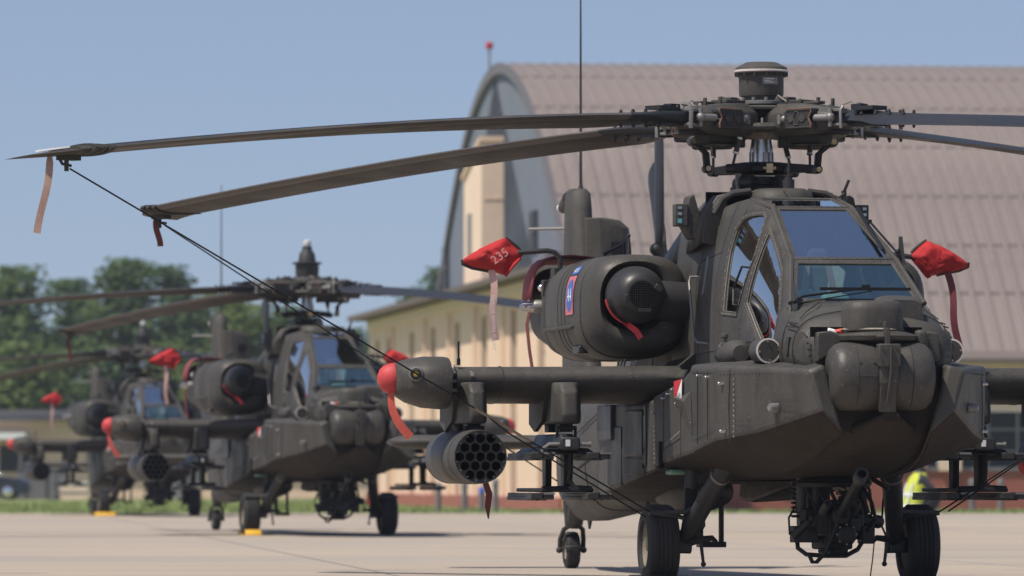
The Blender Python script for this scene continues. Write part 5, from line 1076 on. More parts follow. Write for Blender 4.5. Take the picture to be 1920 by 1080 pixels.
BLADE_ANG = [-52.9, -144.9, 35.1, 125.1]
def arm(mb, ang):
    m = Matrix.Rotation(R(ang), 4, 'Z'); mb.v = [tuple(m @ Vector(v) + Vector((0, 0, ROTOR_Z))) for v in mb.v]; return mb
def build_rotor(H, off=0.0, radar=True):
    made = []
    K = lambda o: (made.append(o), o)[1]
    # support, swashplate, mast
    b = MB(); b.lathe([(.24, 0), (.24, .10), (.20, .12), (.20, .18)], (0, 0, 2.93), (0, 0, 1), 28); b.build('mast_base', 'black', H)
    b = MB()
    for a in (25, 145, 205, 325): 
        c = Vector((.26 * math.cos(R(a)), .26 * math.sin(R(a)), 3.06)); t = Vector((-math.sin(R(a)), math.cos(R(a)), 0)); b.cyl(c - t * .05, c + t * .05, .055, n=14); b.cyl(c - t * .07, c + t * .07, .02, n=8)
    b.build('control_lug', 'darkgrey', H)
    b = MB(); b.box((.20, -.22, 3.10), (.02, .045, .06)); b.box((.20, -.22, 3.04), (.02, .03, .08)); b.build('mast_bracket', 'greymetal', H)
    b = MB(); b.lathe([(.20, 0), (.25, .02), (.25, .055), (.19, .07), (.17, .075), (.17, .09), (.10, .09)], (0, 0, 3.13), (0, 0, 1), 32); sw = K(b.build('swashplate', 'black', H))
    b = MB()
    for a in BLADE_ANG:
        a = a + off + 11; d = Vector((math.cos(R(a)), math.sin(R(a)), 0)); t = Vector((-d.y, d.x, 0))
        b.loft([[d * r + t * w + Vector((0, 0, z)) for w, z in ((-w0, 3.135), (w0, 3.135), (w0, 3.135 + h0), (-w0, 3.135 + h0))] for r, w0, h0 in ((.15, .07, .085), (.32, .05, .07), (.43, .035, .06))]); c = d * .44 + Vector((0, 0, 3.16)); b.cyl(c - t * .045, c + t * .045, .036, n=12)
    b.build('swashplate_arms', 'black', sw, bevel=.006)
    b = MB(); b.lathe([(.088, 0), (.088, .12), (.075, .20), (.078, .26)], (0, 0, 3.20), (0, 0, 1), 28); K(b.build('rotor_mast', 'steel', H))
    b = MB()
    for k in range(12): a = 2 * math.pi * k / 12; b.box((.088 * math.cos(a), .088 * math.sin(a), 3.25), (.012, .010, .10), Matrix.Rotation(a, 3, 'Z'))
    K(b.build('mast_splines', 'greymetal', H))
    b = MB(); b.lathe([(.10, 0), (.12, .02), (.12, .05), (.10, .06), (.10, .10), (.13, .12)], (0, 0, 3.40), (0, 0, 1), 28); K(b.build('mast_collar', 'sealant', H))
    # hub plates
    b = MB(); octp = lambda r, z: [Vector((r * math.cos(R(off - 54.9 + 45 + k * 45)) * (1 if k % 2 else .86), r * math.sin(R(off - 54.9 + 45 + k * 45)) * (1 if k % 2 else .86), z)) for k in range(8)]
    b.loft([octp(.30, ROTOR_Z + .085), octp(.30, ROTOR_Z + .12)]); b.loft([octp(.33, ROTOR_Z - .075), octp(.33, ROTOR_Z - .03)]); b.cyl((0, 0, ROTOR_Z - .08), (0, 0, ROTOR_Z + .15), .15, n=24); hb = K(b.build('rotor_hub', 'olive2', H, bevel=.008))
    b = MB(); b.lathe([(.12, 0), (.205, .0), (.205, .022), (.15, .03)], (0, 0, ROTOR_Z + .135), (0, 0, 1), 32)
    for k in range(12): a = 2 * math.pi * k / 12; b.cyl((.185 * math.cos(a), .185 * math.sin(a), ROTOR_Z + .157), (.185 * math.cos(a), .185 * math.sin(a), ROTOR_Z + .185), .014, n=6)
    b.build('hub_flange', 'greymetal', hb)
    b = MB()
    for k in range(4):
        a0 = R(off - 54.9 + 45 + 90 * k); d = Vector((math.cos(a0), math.sin(a0), 0)); t = Vector((-d.y, d.x, 0))
        b.tube([d * .30 - t * .16 + Vector((0, 0, ROTOR_Z - .05)), d * .29 - t * .10 + Vector((0, 0, ROTOR_Z + .10)), d * .29 + t * .10 + Vector((0, 0, ROTOR_Z + .10)), d * .30 + t * .16 + Vector((0, 0, ROTOR_Z - .05))], .02, 6)
        b.tube([d * .32 - t * .24 + Vector((0, 0, ROTOR_Z - .03)), d * .36 - t * .08 + Vector((0, 0, ROTOR_Z - .05)), d * .36 + t * .08 + Vector((0, 0, ROTOR_Z - .05)), d * .32 + t * .24 + Vector((0, 0, ROTOR_Z - .03))], .03, 8)
    b.build('hub_braces', 'olive', hb)
    b = MB()
    for k in range(4):
        a0 = R(off - 54.9 + 45 + 90 * k); d = Vector((math.cos(a0), math.sin(a0), 0)); t = Vector((-d.y, d.x, 0)); z = Vector((0, 0, ROTOR_Z))
        for tt in (-.06, .0, .06): b.cyl(d * .28 + t * tt + z - Vector((0, 0, .03)), d * .28 + t * tt + z + Vector((0, 0, .02)), .016, n=8)
    b.build('hub_bolts', 'steel', hb)
    shared = {}
    for ang in BLADE_ANG:
        A = ang + off
        b = MB(); sec = lambda r, hw, z0, z1: [Vector((r, y, z)) for y, z in ((-hw, z0 * .5), (-hw * .7, z0), (hw * .7, z0), (hw, z0 * .5), (hw, z1 * .4), (hw * .55, z1), (-hw * .55, z1), (-hw, z1 * .4))]
        b.loft([sec(.16, .13, -.07, .09), sec(.28, .20, -.12, .13), (sec(.50, .20, -.13, .125)), sec(.72, .17, -.115, .10), sec(.86, .12, -.085, .07), sec(.90, .10, -.06, .05)]); ph = K(arm(b, A).build('pitch_housing', 'olive', H, bevel=.015))
        b = MB(); b.box((.38, 0, .14), (.22, .16, .03)); b.box((.54, .06, .14), (.02, .03, .07)); b.box((.70, .05, .125), (.02, .03, .07)); b.box((.32, -.04, .165), (.08, .10, .03)); b.box((.60, -.05, .125), (.16, .08, .025)); arm(b, A).build('housing_cap', 'olive2', ph, bevel=.006)
        b = MB(); b.sphere((.70, .0, .10), .02); b.tube([(.24, -.10, .15), (.30, -.13, .19), (.38, -.12, .14)], .006, 5); b.tube([(.78, .05, .10), (.88, .07, .13), (.98, .06, .06), (1.05, .08, .08)], .006, 5); arm(b, A).build('bonding_wire', 'sealant', ph)
        b = MB(); b.box((.52, 0, -.14), (.30, .16, .10), top=(1.1, 1.2)); b.box((.74, .0, -.10), (.22, .20, .05)); arm(b, A).build('strap_pack', 'black', ph, bevel=.02)
        for sd in (-1, 1):
            # elastomeric lag damper with a moulded cover
            b = MB(); b.prism([(0.450, sd * .225, -.065), (0.480, sd * .225, -.08), (0.730, sd * .225, -.08), (0.735, sd * .225, -.045), (0.705, sd * .225, 0), (0.735, sd * .225, .045), (0.730, sd * .225, .075), (0.480, sd * .225, .075), (0.450, sd * .225, .05)], (0, -sd * .09, 0)); dp = arm(b, A).build('lag_damper', 'darkgrey', ph, bevel=.008)
            b = MB()
            for xx in (.52, .64): b.cyl((xx, sd * .22, 0), (xx, sd * .233, 0), .030, n=14)
            hx = [(.55, 0), (.565, .05), (.595, .05), (.61, 0), (.595, -.05), (.565, -.05), (.55, 0)]
            b.tube([(x, sd * .228, z) for x, z in hx], .007, 5); b.tube([(0.480, sd * .228, -.068), (0.720, sd * .228, -.068)], .006, 5); b.tube([(0.480, sd * .228, .064), (0.720, sd * .228, .064)], .006, 5); b.tube([(0.470, sd * .228, 0), (0.550, sd * .228, 0)], .006, 5); b.tube([(0.610, sd * .228, 0), (0.690, sd * .228, 0)], .006, 5)
            arm(b, A)
            o = b.build('damper_cover', 'olive', ph)
            b = MB(); b.tube([(0.732, sd * .229, .072), (0.733, sd * .229, .045), (0.706, sd * .229, 0), (0.733, sd * .229, -.045), (0.728, sd * .229, -.077)], .006, 5); b.tube([(0.480, sd * .227, .074), (0.730, sd * .227, .074)], .004, 5); arm(b, A).build('worn_edge', 'rust', ph)
            b = MB(); b.cyl((.73, sd * .185, 0), (.85, sd * .165, 0), .028, n=12); b.sphere((.87, sd * .16, 0), .036); b.cyl((.87, sd * .16, -.07), (.87, sd * .16, .07), .016, n=8); b.sphere((0.430, sd * .20, 0), .03); b.box((0.395, sd * .20, 0), (.03, .05, .07)); arm(b, A).build('lag_link', 'greymetal', ph)
            b = MB(); b.box((.90, sd * .115, .055), (.16, .05, .022)); b.box((.90, sd * .115, -.055), (.16, .05, .022)); arm(b, A).build('lug_plate', 'greymetal', ph, bevel=.004)
        b = MB(); b.tube([(.97, .15, -.085), (.97, .155, .06), (.965, .13, .095), (.955, .05, .105)], .017, 6); b.tube([(.97, -.15, -.085), (.97, -.155, .05), (.97, -.13, .08)], .013, 6); arm(b, A).build('blade_fold_clamp', 'greymetal', ph)
        # the blade: dark upper skin, worn leading edge, grey-brown lower skin
        key = 'b'
        if key not in shared:
            st = [(.92, .10, -.10, .12), (1.05, .115, -.12, .115), (1.20, .13, -.17, .10), (1.45, .145, -.34, .075), (1.62, .15, -.375, .066)] + [(1.62 + (6.86 - 1.62) * k / 14, .15, -.378, .062) for k in range(1, 15)]
            rings = [blade_ring(r, le, te, th, droop(r), R(lerp_table(r, [.9, 2, 7.3], [9.5, 9.0, 4.0]))) for r, le, te, th in st]
            tips = [blade_ring(r, le, te, th, droop(r), R(4.0), shift=sh) for r, le, te, th, sh in ((6.86, .15, -.378, .062, 0), (6.98, .14, -.378, .055, -.02), (7.15, .10, -.376, .04, -.055), (7.28, .04, -.37, .026, -.10), (7.315, -.06, -.37, .014, -.13))]
            n = 18
            mb_ = MB(); vs = [p for r in rings for p in r]
            mb_.add(vs, []); 
            for j in range(len(rings) - 1):
                for i in range(n):
                    k = (i + 1) % n; mi = 0 if i < 8 and i > 1 else (1 if (i in (0, 1, 16, 17)) else 2)
                    if i in (1,): mi = 0
                    mb_.f.append((j * n + i, j * n + k, (j + 1) * n + k, (j + 1) * n + i)); mb_.mi.append(mi if j > 3 else 0)
            mb_.f.append(tuple(range(n))); mb_.mi.append(0); mb_.f.append(tuple((len(rings) - 1) * n + i for i in range(n))); mb_.mi.append(0)
            tp = MB(); tp.loft(tips)
            rt = MB()
            for r in (1.10, 1.24, 1.38, 1.52):
                for y in (.06, -.06): rt.cyl((r, y, droop(r) + .03), (r, y, droop(r) + .068), .018, .008, n=8); rt.cyl((r, y, droop(r) - .068), (r, y, droop(r) - .03), .008, .018, n=8)
            rt.box((1.12, 0, .065), (.22, .16, .03)); rt.box((1.12, 0, -.06), (.22, .16, .03)); rt.box((1.02, .0, .085), (.10, .08, .03))
            shared[key] = (mb_, tp, rt)
        mb_, tp, rt = shared[key]
        def cp(m): c = MB(); c.v = list(m.v); c.f = list(m.f); c.mi = list(m.mi); return c
        bl = K(arm(cp(mb_), A).build('rotor_blade', ['blade', 'abrasion', 'bladeunder'], H, smooth=50))
        arm(cp(tp), A).build('blade_tip', 'bladeunder', bl, smooth=50); arm(cp(rt), A).build('root_bolts', 'blade', bl)
        # pitch link
        a = R(A + 11); d = Vector((math.cos(a), math.sin(a), 0)); p0 = d * .44 + Vector((0, 0, 3.16)); a2 = R(A + 20); p1 = Vector((math.cos(a2), math.sin(a2), 0)) * .40 + Vector((0, 0, ROTOR_Z - .06))
        b = MB(); q = [p0.lerp(p1, t) for t in (0, .35, .36, .72, .73, 1)]; b.tube(q, [.011, .011, .021, .021, .012, .012], 10); b.sphere(p0, .025); b.sphere(p1, .025); K(b.build('pitch_link', 'darkgrey', H))
        b = MB(); b.cyl(q[2], q[2] + (p1 - p0).normalized() * .015, .024, n=8); b.cyl(q[3], q[3] + (p1 - p0).normalized() * .015, .024, n=8); b.build('link_nut', 'steel', made[-1])
        K  # keep
    # scissors links either side
    for sd in (-1, 1):
        e = Vector((.05, sd * .54, 3.38)); lo = Vector((.03, sd * .43, 3.17)); up = Vector((.0, sd * .13, 3.38))
        b = MB(); b.loft([[p + Vector((x, 0, z)) for x, z in ((-w, -h), (w, -h), (w, h), (-w, h))] for p, w, h in ((up, .035, .045), (up.lerp(e, .5), .04, .04), (e, .035, .03))]); b.cyl(e - Vector((.07, 0, 0)), e + Vector((.07, 0, 0)), .042, n=12); sc = K(b.build('scissor_link', 'darkgrey', H, bevel=.012))
        b = MB(); b.loft([[p + Vector((x, y, 0)) for x, y in ((-w, -h), (w, -h), (w, h), (-w, h))] for p, w, h in ((e + Vector((0, -sd * .01, -.01)), .03, .03), (lo + Vector((0, sd * .01, .12)), .03, .026), (lo, .03, .024))]); b.cyl(lo - Vector((.06, 0, 0)), lo + Vector((.06, 0, 0)), .034, n=12); b.build('scissor_arm', 'black', sc, bevel=.008)
        b = MB(); b.cyl(e + Vector((.07, 0, 0)), e + Vector((.09, 0, 0)), .022, n=12); b.cyl(lo + Vector((.06, 0, 0)), lo + Vector((.075, 0, 0)), .02, n=12); b.build('pivot_bolt', 'brass', sc)
    b = MB(); b.box((.30, 0.0, 3.165), (.05, .05, .07)); b.cyl((.30, -.05, 3.165), (.30, .05, 3.165), .02, n=10); K(b.build('pitch_clevis', 'brass', H))
    z0 = ROTOR_Z + .135
    if radar:
        b = MB(); b.lathe([(.155, 0), (.145, .03), (.145, .06), (.168, .065), (.172, .09), (.172, .255)], (0, 0, z0), (0, 0, 1), 40); dm = K(b.build('sensor_drum_mount', 'olive', H))
        b = MB(); b.lathe([(.172, .235), (.205, .24), (.206, .258), (.20, .272), (.195, .285), (.125, .322), (.115, .325), (.01, .325)], (0, 0, z0), (0, 0, 1), 40); cap = K(b.build('drum_cap', 'olive2', H))
        b = MB(); b.lathe([(.2065, .250), (.208, .262), (.2, .266)], (0, 0, z0), (0, 0, 1), 40, cap=False); b.build('cap_seal', 'seal', cap)
        b = MB()
        for k in range(14): a = 2 * math.pi * k / 14; b.cyl((.195 * math.cos(a), .195 * math.sin(a), z0 + .215), (.195 * math.cos(a), .195 * math.sin(a), z0 + .24), .010, n=6)
        b.build('bolts', 'darkgrey', cap)
        q = MB(); a0 = R(10); rows = []
        for i in range(7): a = a0 - R(26) + R(52 / 6 * i) * 1.0 * .82 + R(8); rows.append([Vector((.1735 * math.cos(a), .1735 * math.sin(a), z0 + .150)), Vector((.1735 * math.cos(a), .1735 * math.sin(a), z0 + .205))])
        q.loft(rows, cap=False, closed=False); q.build('data_plate', 'greymetal', dm)
        q = MB()
        for zz, l0, l1 in ((.192, -.2, .2), (.178, -.25, .05), (.166, -.2, .22)):
            a1 = a0 - R(0) + l0; pts = [(.1755 * math.cos(a0 + l0 + (l1 - l0) * k / 4), .1755 * math.sin(a0 + l0 + (l1 - l0) * k / 4), z0 + zz) for k in range(5)]; q.tube(pts, .0028, 4)
        q.build('plate_print', 'white', dm)
    else:
        b = MB(); b.lathe([(.15, 0), (.17, .10), (.17, .22), (.21, .225), (.215, .25), (.13, .26), (.11, .38), (.075, .42), (.07, .48)], (0, 0, z0), (0, 0, 1), 28); K(b.build('air_data_mast', 'darkgrey', H))
        b = MB(); b.lathe([(.05, 0), (.062, .03), (.05, .08), (.01, .10)], (0, 0, z0 + .48), (0, 0, 1), 16); K(b.build('mast_cap', 'offwhite', H))
    return made

def helicopter_matrix(x, y, heading): return Matrix.Translation((x, y, 0)) @ Matrix.Rotation(R(heading - 90), 4, 'Z')
def copy_tree(o, parent=None, skip=()):
    c = o.copy(); COL.objects.link(c); c.parent = parent
    for ch in [k for k in bpy.data.objects if k.parent == o and k not in skip]: copy_tree(ch, c)
    return c
HM = [helicopter_matrix((1428 - 960) / 245., 50.0, 9.2), helicopter_matrix(-2.95, 94.0, 11.3), helicopter_matrix(-8.05, 142.5, 10.8)]
h1 = build_helicopter(); build_wings(h1); build_gear(h1); build_gun(h1); build_tail(h1)
bare = {o for o in bpy.data.objects if o.parent == h1}
kids = {}
for o in bpy.data.objects:
    if o.parent: kids.setdefault(o.parent, []).append(o)
def fast_copy(o, parent):
    c = o.copy(); COL.objects.link(c); c.parent = parent
    for ch in kids.get(o, []): fast_copy(ch, c)
    return c
SKIP2 = ('unit_patch', 'stencil_lettering')
h2 = h1.copy(); COL.objects.link(h2); h3 = h1.copy(); COL.objects.link(h3)
for ch in kids[h1]:
    if ch.name.split('.')[0] in SKIP2: continue
    fast_copy(ch, h2)
    fast_copy(ch, h3)
build_rotor(h1, 0.0, True)
rot2 = {o for o in bpy.data.objects}
build_rotor(h2, -13.0, False)
kids = {}
for o in bpy.data.objects:
    if o.parent: kids.setdefault(o.parent, []).append(o)
for ch in [o for o in kids[h2] if o not in rot2]: fast_copy(ch, h3)
for h, m, l in zip((h1, h2, h3), HM, ('large dark olive attack helicopter in sharp focus, nearest the camera', 'blurred olive attack helicopter with white-tipped rotor mast, second in the row', 'farthest olive attack helicopter, partly hidden at the left behind the second one')):
    h.matrix_world = m; tag(h, l, 'helicopter', 'attack helicopters parked in a row on the apron')
# ------------------------------------------------------------------ covers, streamers, ropes and chocks on the helicopters
def on_heli(hm, loc): return hm @ Matrix.Translation(loc)
def place(o, hm, loc): o.matrix_world = on_heli(hm, loc); return o
def wob(p, k, s=9): return Vector((mnoise.noise(Vector(p) * s), mnoise.noise(Vector(p) * s + Vector((7, 3, 1))), mnoise.noise(Vector(p) * s + Vector((2, 9, 5))))) * k
def pillow(outline, thick, n=11):
    """sewn two-sided cover: outline in the y-z plane, swelling in x, with soft creases"""
    P = [Vector(p) for p in densify(outline, .022)]; c = sum(P, Vector((0, 0))) / len(P); b = MB(); rings = []
    for sgn in (1, -1):
        for k in range(n + 1):
            t = (1 - k / n) if sgn > 0 else k / n
            if sgn < 0 and k == 0: continue
            r_ = []
            for p in P:
                q = c.lerp(p, max(.02, t)); h = sgn * thick * (1 - t ** 2.6) ** .6; v = Vector((h, q[0], q[1])); r_.append(v + wob(v, .024, 8) * (1 if t < .97 else .3) + wob(v, .011, 24) * (1 if t < .97 else .3))
            rings.append(r_)
    return rings, P
def probe_cover(hm, sd, label, tilt=0.0, text=False, strip='pinkstrip', length=.56, mat='red', shift=0.0):
    E_ = empty('probe_cover'); tag(E_, label, 'cover', 'red probe covers')
    out = [(0.0, .02), (.06, .075), (.155, .145), (.19, .135), (.36, .06), (.50, -.035), (.495, -.065), (.42, -.095), (.30, -.115), (.24, -.13), (.15, -.15), (.12, -.12), (.04, -.03)]
    rings, P = pillow([(sd * y, z) for y, z in out], .095); b = MB(); b.loft(rings, cap=False); b.build('cover', mat, E_, smooth=175)
    rim = rings[-1]; f = lambda y0, y1, zz: [v for v in rim if y0 <= v.y * sd <= y1 and (v.z > .06 if zz else True)]
    e1 = [Vector((0, sd * y, z)) for y, z in ((.155, .146), (.125, .128), (.06, .077), (.03, .045))]; e2 = [Vector((0, sd * y, z)) for y, z in ((.50, -.03), (.497, -.065), (.42, -.097), (.30, -.118), (.235, -.133))]
    b = MB(); b.tube(e1, .013, 7); b.build('edge_binding', 'trim', E_); b = MB(); b.tube(e2, .013, 7); b.build('edge_binding', 'trim', E_)
    b = MB(); ribbon(b, [(.075, sd * .045, -.02), (.088, sd * .10, -.07), (.05, sd * .165, -.155)], .035, .012, (.5, .7, .5)); b.build('flap', mat, E_)
    b = MB(); x0 = .03; pts = []
    for k in range(13):
        t = k / 12; pts.append((x0 + .02 * math.sin(t * 4), sd * .27 + .03 * t + .014 * math.sin(t * 7) + (.0 if sd < 0 else .05 + .07 * t), -.11 - length * t))
    ribbon(b, pts, .056, .005, (.25, 1, 0)); st = b.build('streamer', strip, E_)
    if text:
        t = text_mb('REMOVE BEFORE FLIGHT', .040, (x0 + .035, pts[9][1], pts[9][2]), (0, .03, -1), (0, 1, 0), extr=.0); t.build('lettering', 'white', E_, smooth=0)
        t = text_mb('235', .10, (.118, sd * .215, -.005), (.12, .80, .58), (0, -.58, .80)); t.build('lettering', 'digit', E_, smooth=0)
    place(E_, hm, (-2.2, sd * (1.48 + shift), 2.57)); return E_
probe_cover(HM[0], -1, 'large red cloth cover with pink streamer on the probe left of the near nacelle', text=True)
probe_cover(HM[0], 1, 'plain red cover with long maroon streamer right of the near canopy', strip='maroon', length=.62, shift=.16)
probe_cover(HM[1], -1, 'blurred red cover hanging over the farthest helicopter canopy')
probe_cover(HM[1], 1, 'red cover just showing above the red wingtip cap of the near helicopter')
probe_cover(HM[2], -1, 'small red cover with pale streamer above the farthest wing')
def dome_cap(hm, sd, label, streamer=True):
    E_ = empty('wingtip_cap'); tag(E_, label, 'cap', 'red wingtip caps')
    b = MB(); b.lathe([(.115, -.035), (.119, 0), (.116, .03), (.100, .072), (.073, .100), (.036, .116), (.004, .119)], (0, 0, 0), (0, sd, 0), 28); b.build('cap', 'redplastic', E_, smooth=60)
    b = MB(); b.lathe([(.1195, -.036), (.122, -.02), (.1195, -.004)], (0, 0, 0), (0, sd, 0), 28, cap=False); b.build('rim', 'redfade', E_)
    if streamer:
        pts = [(.05 + .03 * t, sd * (.02 - .20 * t * t * 1.0 + .06 * t), -.10 - .34 * t) for t in [k / 10 for k in range(11)]]; b = MB(); ribbon(b, pts, [.05, .05, .052, .055, .058, .06, .062, .064, .066, .066, .066], .005, (.2, 1, .2)); b.build('streamer', 'redstrip', E_)
    place(E_, hm, (.26, sd * 2.885, 1.555)); return E_
dome_cap(HM[0], -1, 'red rubber cap with orange streamer on the near helicopter wingtip')
dome_cap(HM[1], -1, 'red cap with streamer on the second helicopter wingtip, left of its rocket pod')
dome_cap(HM[1], 1, 'dark red cap on the far wingtip of the second helicopter behind the near rocket pod', False)
dome_cap(HM[2], -1, 'small red cap on the farthest helicopter wingtip', False)
def exhaust_cover(hm, label):
    b = MB(); b.loft([superring((s, -1.03, 2.24), hw, hh, 3, 24) for s, hw, hh in ((-2.60, .33, .35), (-2.95, .335, .35), (-3.14, .29, .33), (-3.2, .27, .30))], cap=False); n_ = 24; b.f = [f for f in b.f if sum(b.v[i][2] for i in f) / 4 > 2.30]; b.mi = [0] * len(b.f); b.v = [tuple(Vector(v) + wob(v, .018)) for v in b.v]
    E_ = empty('exhaust_cover'); tag(E_, label, 'cover', 'engine exhaust covers'); b.v = [(x + 2.9, y + 1.03, z - 2.24) for x, y, z in b.v]; so_ = b._build('cover', 'maroon', E_, smooth=60); solidify(so_, .012)
    b = MB(); ribbon(b, [(.12, -.30, -.05), (.1, -.33, -.2), (.1, -.31, -.4), (.12, -.28, -.62)], .035, .005, (1, .6, 0)); b.build('streamer', 'darkstrip', E_); place(E_, hm, (-2.9, -1.03, 2.24))
exhaust_cover(HM[0], 'maroon cloth cover on the near engine exhaust'); exhaust_cover(HM[1], 'maroon cloth cover on the second helicopter exhaust')
def strap(hm, label):
    b = MB(); c = Vector((.0, -.99, 2.20)); pts = []
    for k in range(9): a = R(188 + 8.5 * k); pts.append(Vector((.06, math.cos(a) * .235, math.sin(a) * .235)))
    pts += [Vector((.10, .0, -.275)), Vector((.12, .03, -.33))]
    ribbon(b, pts, .05, .006, lambda i: (1, 0, 0) if i < 8 else (.6, .7, 0)); o = b.build('red_strap', 'decalred'); tag(o, label, 'strap', 'red intake straps'); place(o, hm, c)
strap(HM[0], 'red strap hanging below the near engine gearbox fairing'); strap(HM[1], 'red strap on the second helicopter engine intake')
def pod_streamer(hm, loc, mat, label, L=.27, flip=1):
    b = MB(); ribbon(b, [(0, 0, .04), (.0, .01 * flip, -L * .3), (.01, .04 * flip, -L * .65), (0, .03 * flip, -L), (0, .035 * flip, -L * 1.35)], [.03, .045, .05, .045, .008], .005, (.3, 1, 0)); o = b.build('warning_streamer', mat); tag(o, label, 'streamer', 'hanging warning streamers'); return place(o, hm, loc)
pod_streamer(HM[0], (-.20, -2.12, .86), 'darkstrip', 'dark red streamer hanging below the near rocket pod')
pod_streamer(HM[0], (.62, 1.86, .94), 'redstrip', 'orange-red streamer from the right-hand launcher to the right-hand rocket pod', .22, 3)
def blade_pt(hm, off, idx, r, y=0, dz=0):
    a = R(BLADE_ANG[idx] + off); v = Matrix.Rotation(a, 4, 'Z') @ Vector((r, y, droop(r) + dz)); return hm @ (v + Vector((0, 0, ROTOR_Z)))
def tip_boot(hm, off, idx, label, strip, L, lean):
    a = R(BLADE_ANG[idx] + off); m = hm @ Matrix.Translation((0, 0, ROTOR_Z)) @ Matrix.Rotation(a, 4, 'Z'); E_ = empty('blade_tie_boot'); tag(E_, label, 'blade boot', 'rotor blade tie-down boots'); z0 = droop(6.95)
    b = MB()
    for r in (6.90, 6.97, 7.04): b.loft([blade_ring(r - .02, .158, -.385, .075, 0, R(4.2)), blade_ring(r + .02, .158, -.385, .075, 0, R(4.2))])
    b.loft([blade_ring(7.0, .15, -.382, .068, 0, R(4)), blade_ring(7.12, .12, -.38, .058, -.012, R(4), shift=-.04)]); bt = b.build('boot_band', 'trim', E_)
    b = MB(); b.prism([(7.22, -.10, -.006), (7.14, -.02, .008), (7.18, -.22, -.012), (7.26, -.24, -.02)], (0, 0, .012)); b.build('boot_patch', 'white' if idx == 0 else 'trim', E_)
    b = MB(); b.box((7.08, -.10, -.05), (.16, .08, .05)); b.cyl((7.10, -.10, -.06), (7.10, -.10, -.15), .016, n=8); b.tube([(7.16, -.12, -.05), (7.12, -.12, -.10), (7.04, -.12, -.11)], .011, 6); b.build('tie_clip', 'trim', E_)
    b = MB(); pts = [(7.20 + lean * t, -.16 + .02 * math.sin(5 * t), -.04 - L * t) for t in [k / 10 for k in range(11)]]; wv = m.to_3x3().inverted() @ Vector((1, .15, 0)); ribbon(b, pts, [.03] + [.05] * 10, .005, tuple(wv)); b.build('streamer', strip, E_)
    E_.matrix_world = m @ Matrix.Translation((6.93, 0, z0)); 
    for c in [o for o in bpy.data.objects if o.parent == E_]:
        for v in c.data.vertices: v.co.x -= 6.93
    return E_
tip_boot(HM[0], 0, 0, 'black boot with pink streamer on the tip of the upper left near blade', 'tanstrip', .54, .10)
tip_boot(HM[0], 0, 1, 'black boot with short red streamer on the lower left near blade tip', 'darkstrip', .26, -.02)
tip_boot(HM[1], -13, 1, 'blurred boot with brown streamer on the second helicopter lower left blade tip', 'darkstrip', .42, 0)
def rope(pts, label, r=.011, mat='rope', sag=.0):
    P = []
    for i in range(len(pts) - 1):
        for k in range(14):
            t = k / 14; p = pts[i].lerp(pts[i + 1], t); p.z -= sag * 4 * t * (1 - t); P.append(p)
    P.append(pts[-1]); c = sum(P, Vector()) / len(P); b = MB(); b.tube([p - c for p in P], r, 6); E_ = empty('tie_down_rope', c); tag(E_, label, 'rope', 'blade tie-down ropes'); b.build('rope', mat, E_); return E_, c
tipA = blade_pt(HM[0], 0, 0, 7.05, -.12, -.12); tipB = blade_pt(HM[0], 0, 1, 7.05, -.12, -.12)
step = HM[0] @ Vector((1.24, -1.09, .55)); kn = tipA.lerp(step, .68)
E_, c_ = rope([tipA, step], 'dark rope from the upper left blade tip down to the near left wheel step', .0062)
b = MB(); b.tube([kn - c_, tipA.lerp(step, .72) - c_, tipA.lerp(step, .78) - c_], [.010, .013, .008], 7); b.build('knot', 'ropetan', E_)
b = MB(); o_ = Vector((0, -.02, -.035)); b.tube([tipA.lerp(step, .70) - c_, tipA.lerp(step, .74) + o_ - c_, tipA.lerp(step, .99) + o_ * 1.6 - c_], .006, 6); b.build('doubled_end', 'rope', E_)
rope([tipB, HM[0] @ Vector((-7.0, -.40, .78))], 'thin dark rope from the lower left blade tip towards the tail boom', .0062)
step2 = HM[0] @ Vector((1.24, 1.10, .55)); tipC = blade_pt(HM[0], 0, 3, 6.80, -.02, -.12); tipD = blade_pt(HM[0], 0, 2, 6.80, -.02, -.12)
E_, c_ = rope([tipD, step2], 'rope rising from the right wheel step out of the frame', .0062)
b = MB(); b.tube([tipD.lerp(step2, .75) - c_, tipD.lerp(step2, .98) + Vector((0, 0, -.04)) - c_], .006, 6); b.build('doubled_end', 'rope', E_)
def chock(hm, loc, mat, label, wdt=.34):
    E_ = empty('wheel_chock'); tag(E_, label, 'chock', 'wheel chocks')
    for sgn in (-1, 1):
        b = MB(); b.prism([(sgn * .20, -wdt / 2, 0), (sgn * .38, -wdt / 2, 0), (sgn * .36, -wdt / 2, .04), (sgn * .27, -wdt / 2, .085)], (0, wdt, 0)); b.build('wedge', mat, E_, bevel=.008)
    b = MB(); b.tube([(-.3, wdt / 2 + .02, .03), (0, wdt / 2 + .05, .01), (.3, wdt / 2 + .02, .03)], .010, 6); b.build('chock_rope', 'ropetan', E_); place(E_, hm, loc)
chock(HM[0], (1.02, -.99, 0), 'darkgrey', 'dark chock at the near helicopter left wheel', .36); chock(HM[1], (1.02, -.99, 0), 'yellow', 'yellow chock at the second helicopter wheel', .22); chock(HM[2], (1.02, -.99, 0), 'yellow', 'yellow chock at the farthest helicopter wheel', .44)
b = MB(); b.tube([(0, 0, .36), (.02, -.02, .2), (.03, -.05, .0)], .005, 5); o = b.build('earth_wire', 'rope'); tag(o, 'thin earthing wire hanging from the right landing leg', 'wire'); place(o, HM[0], (1.24, .61, .0))

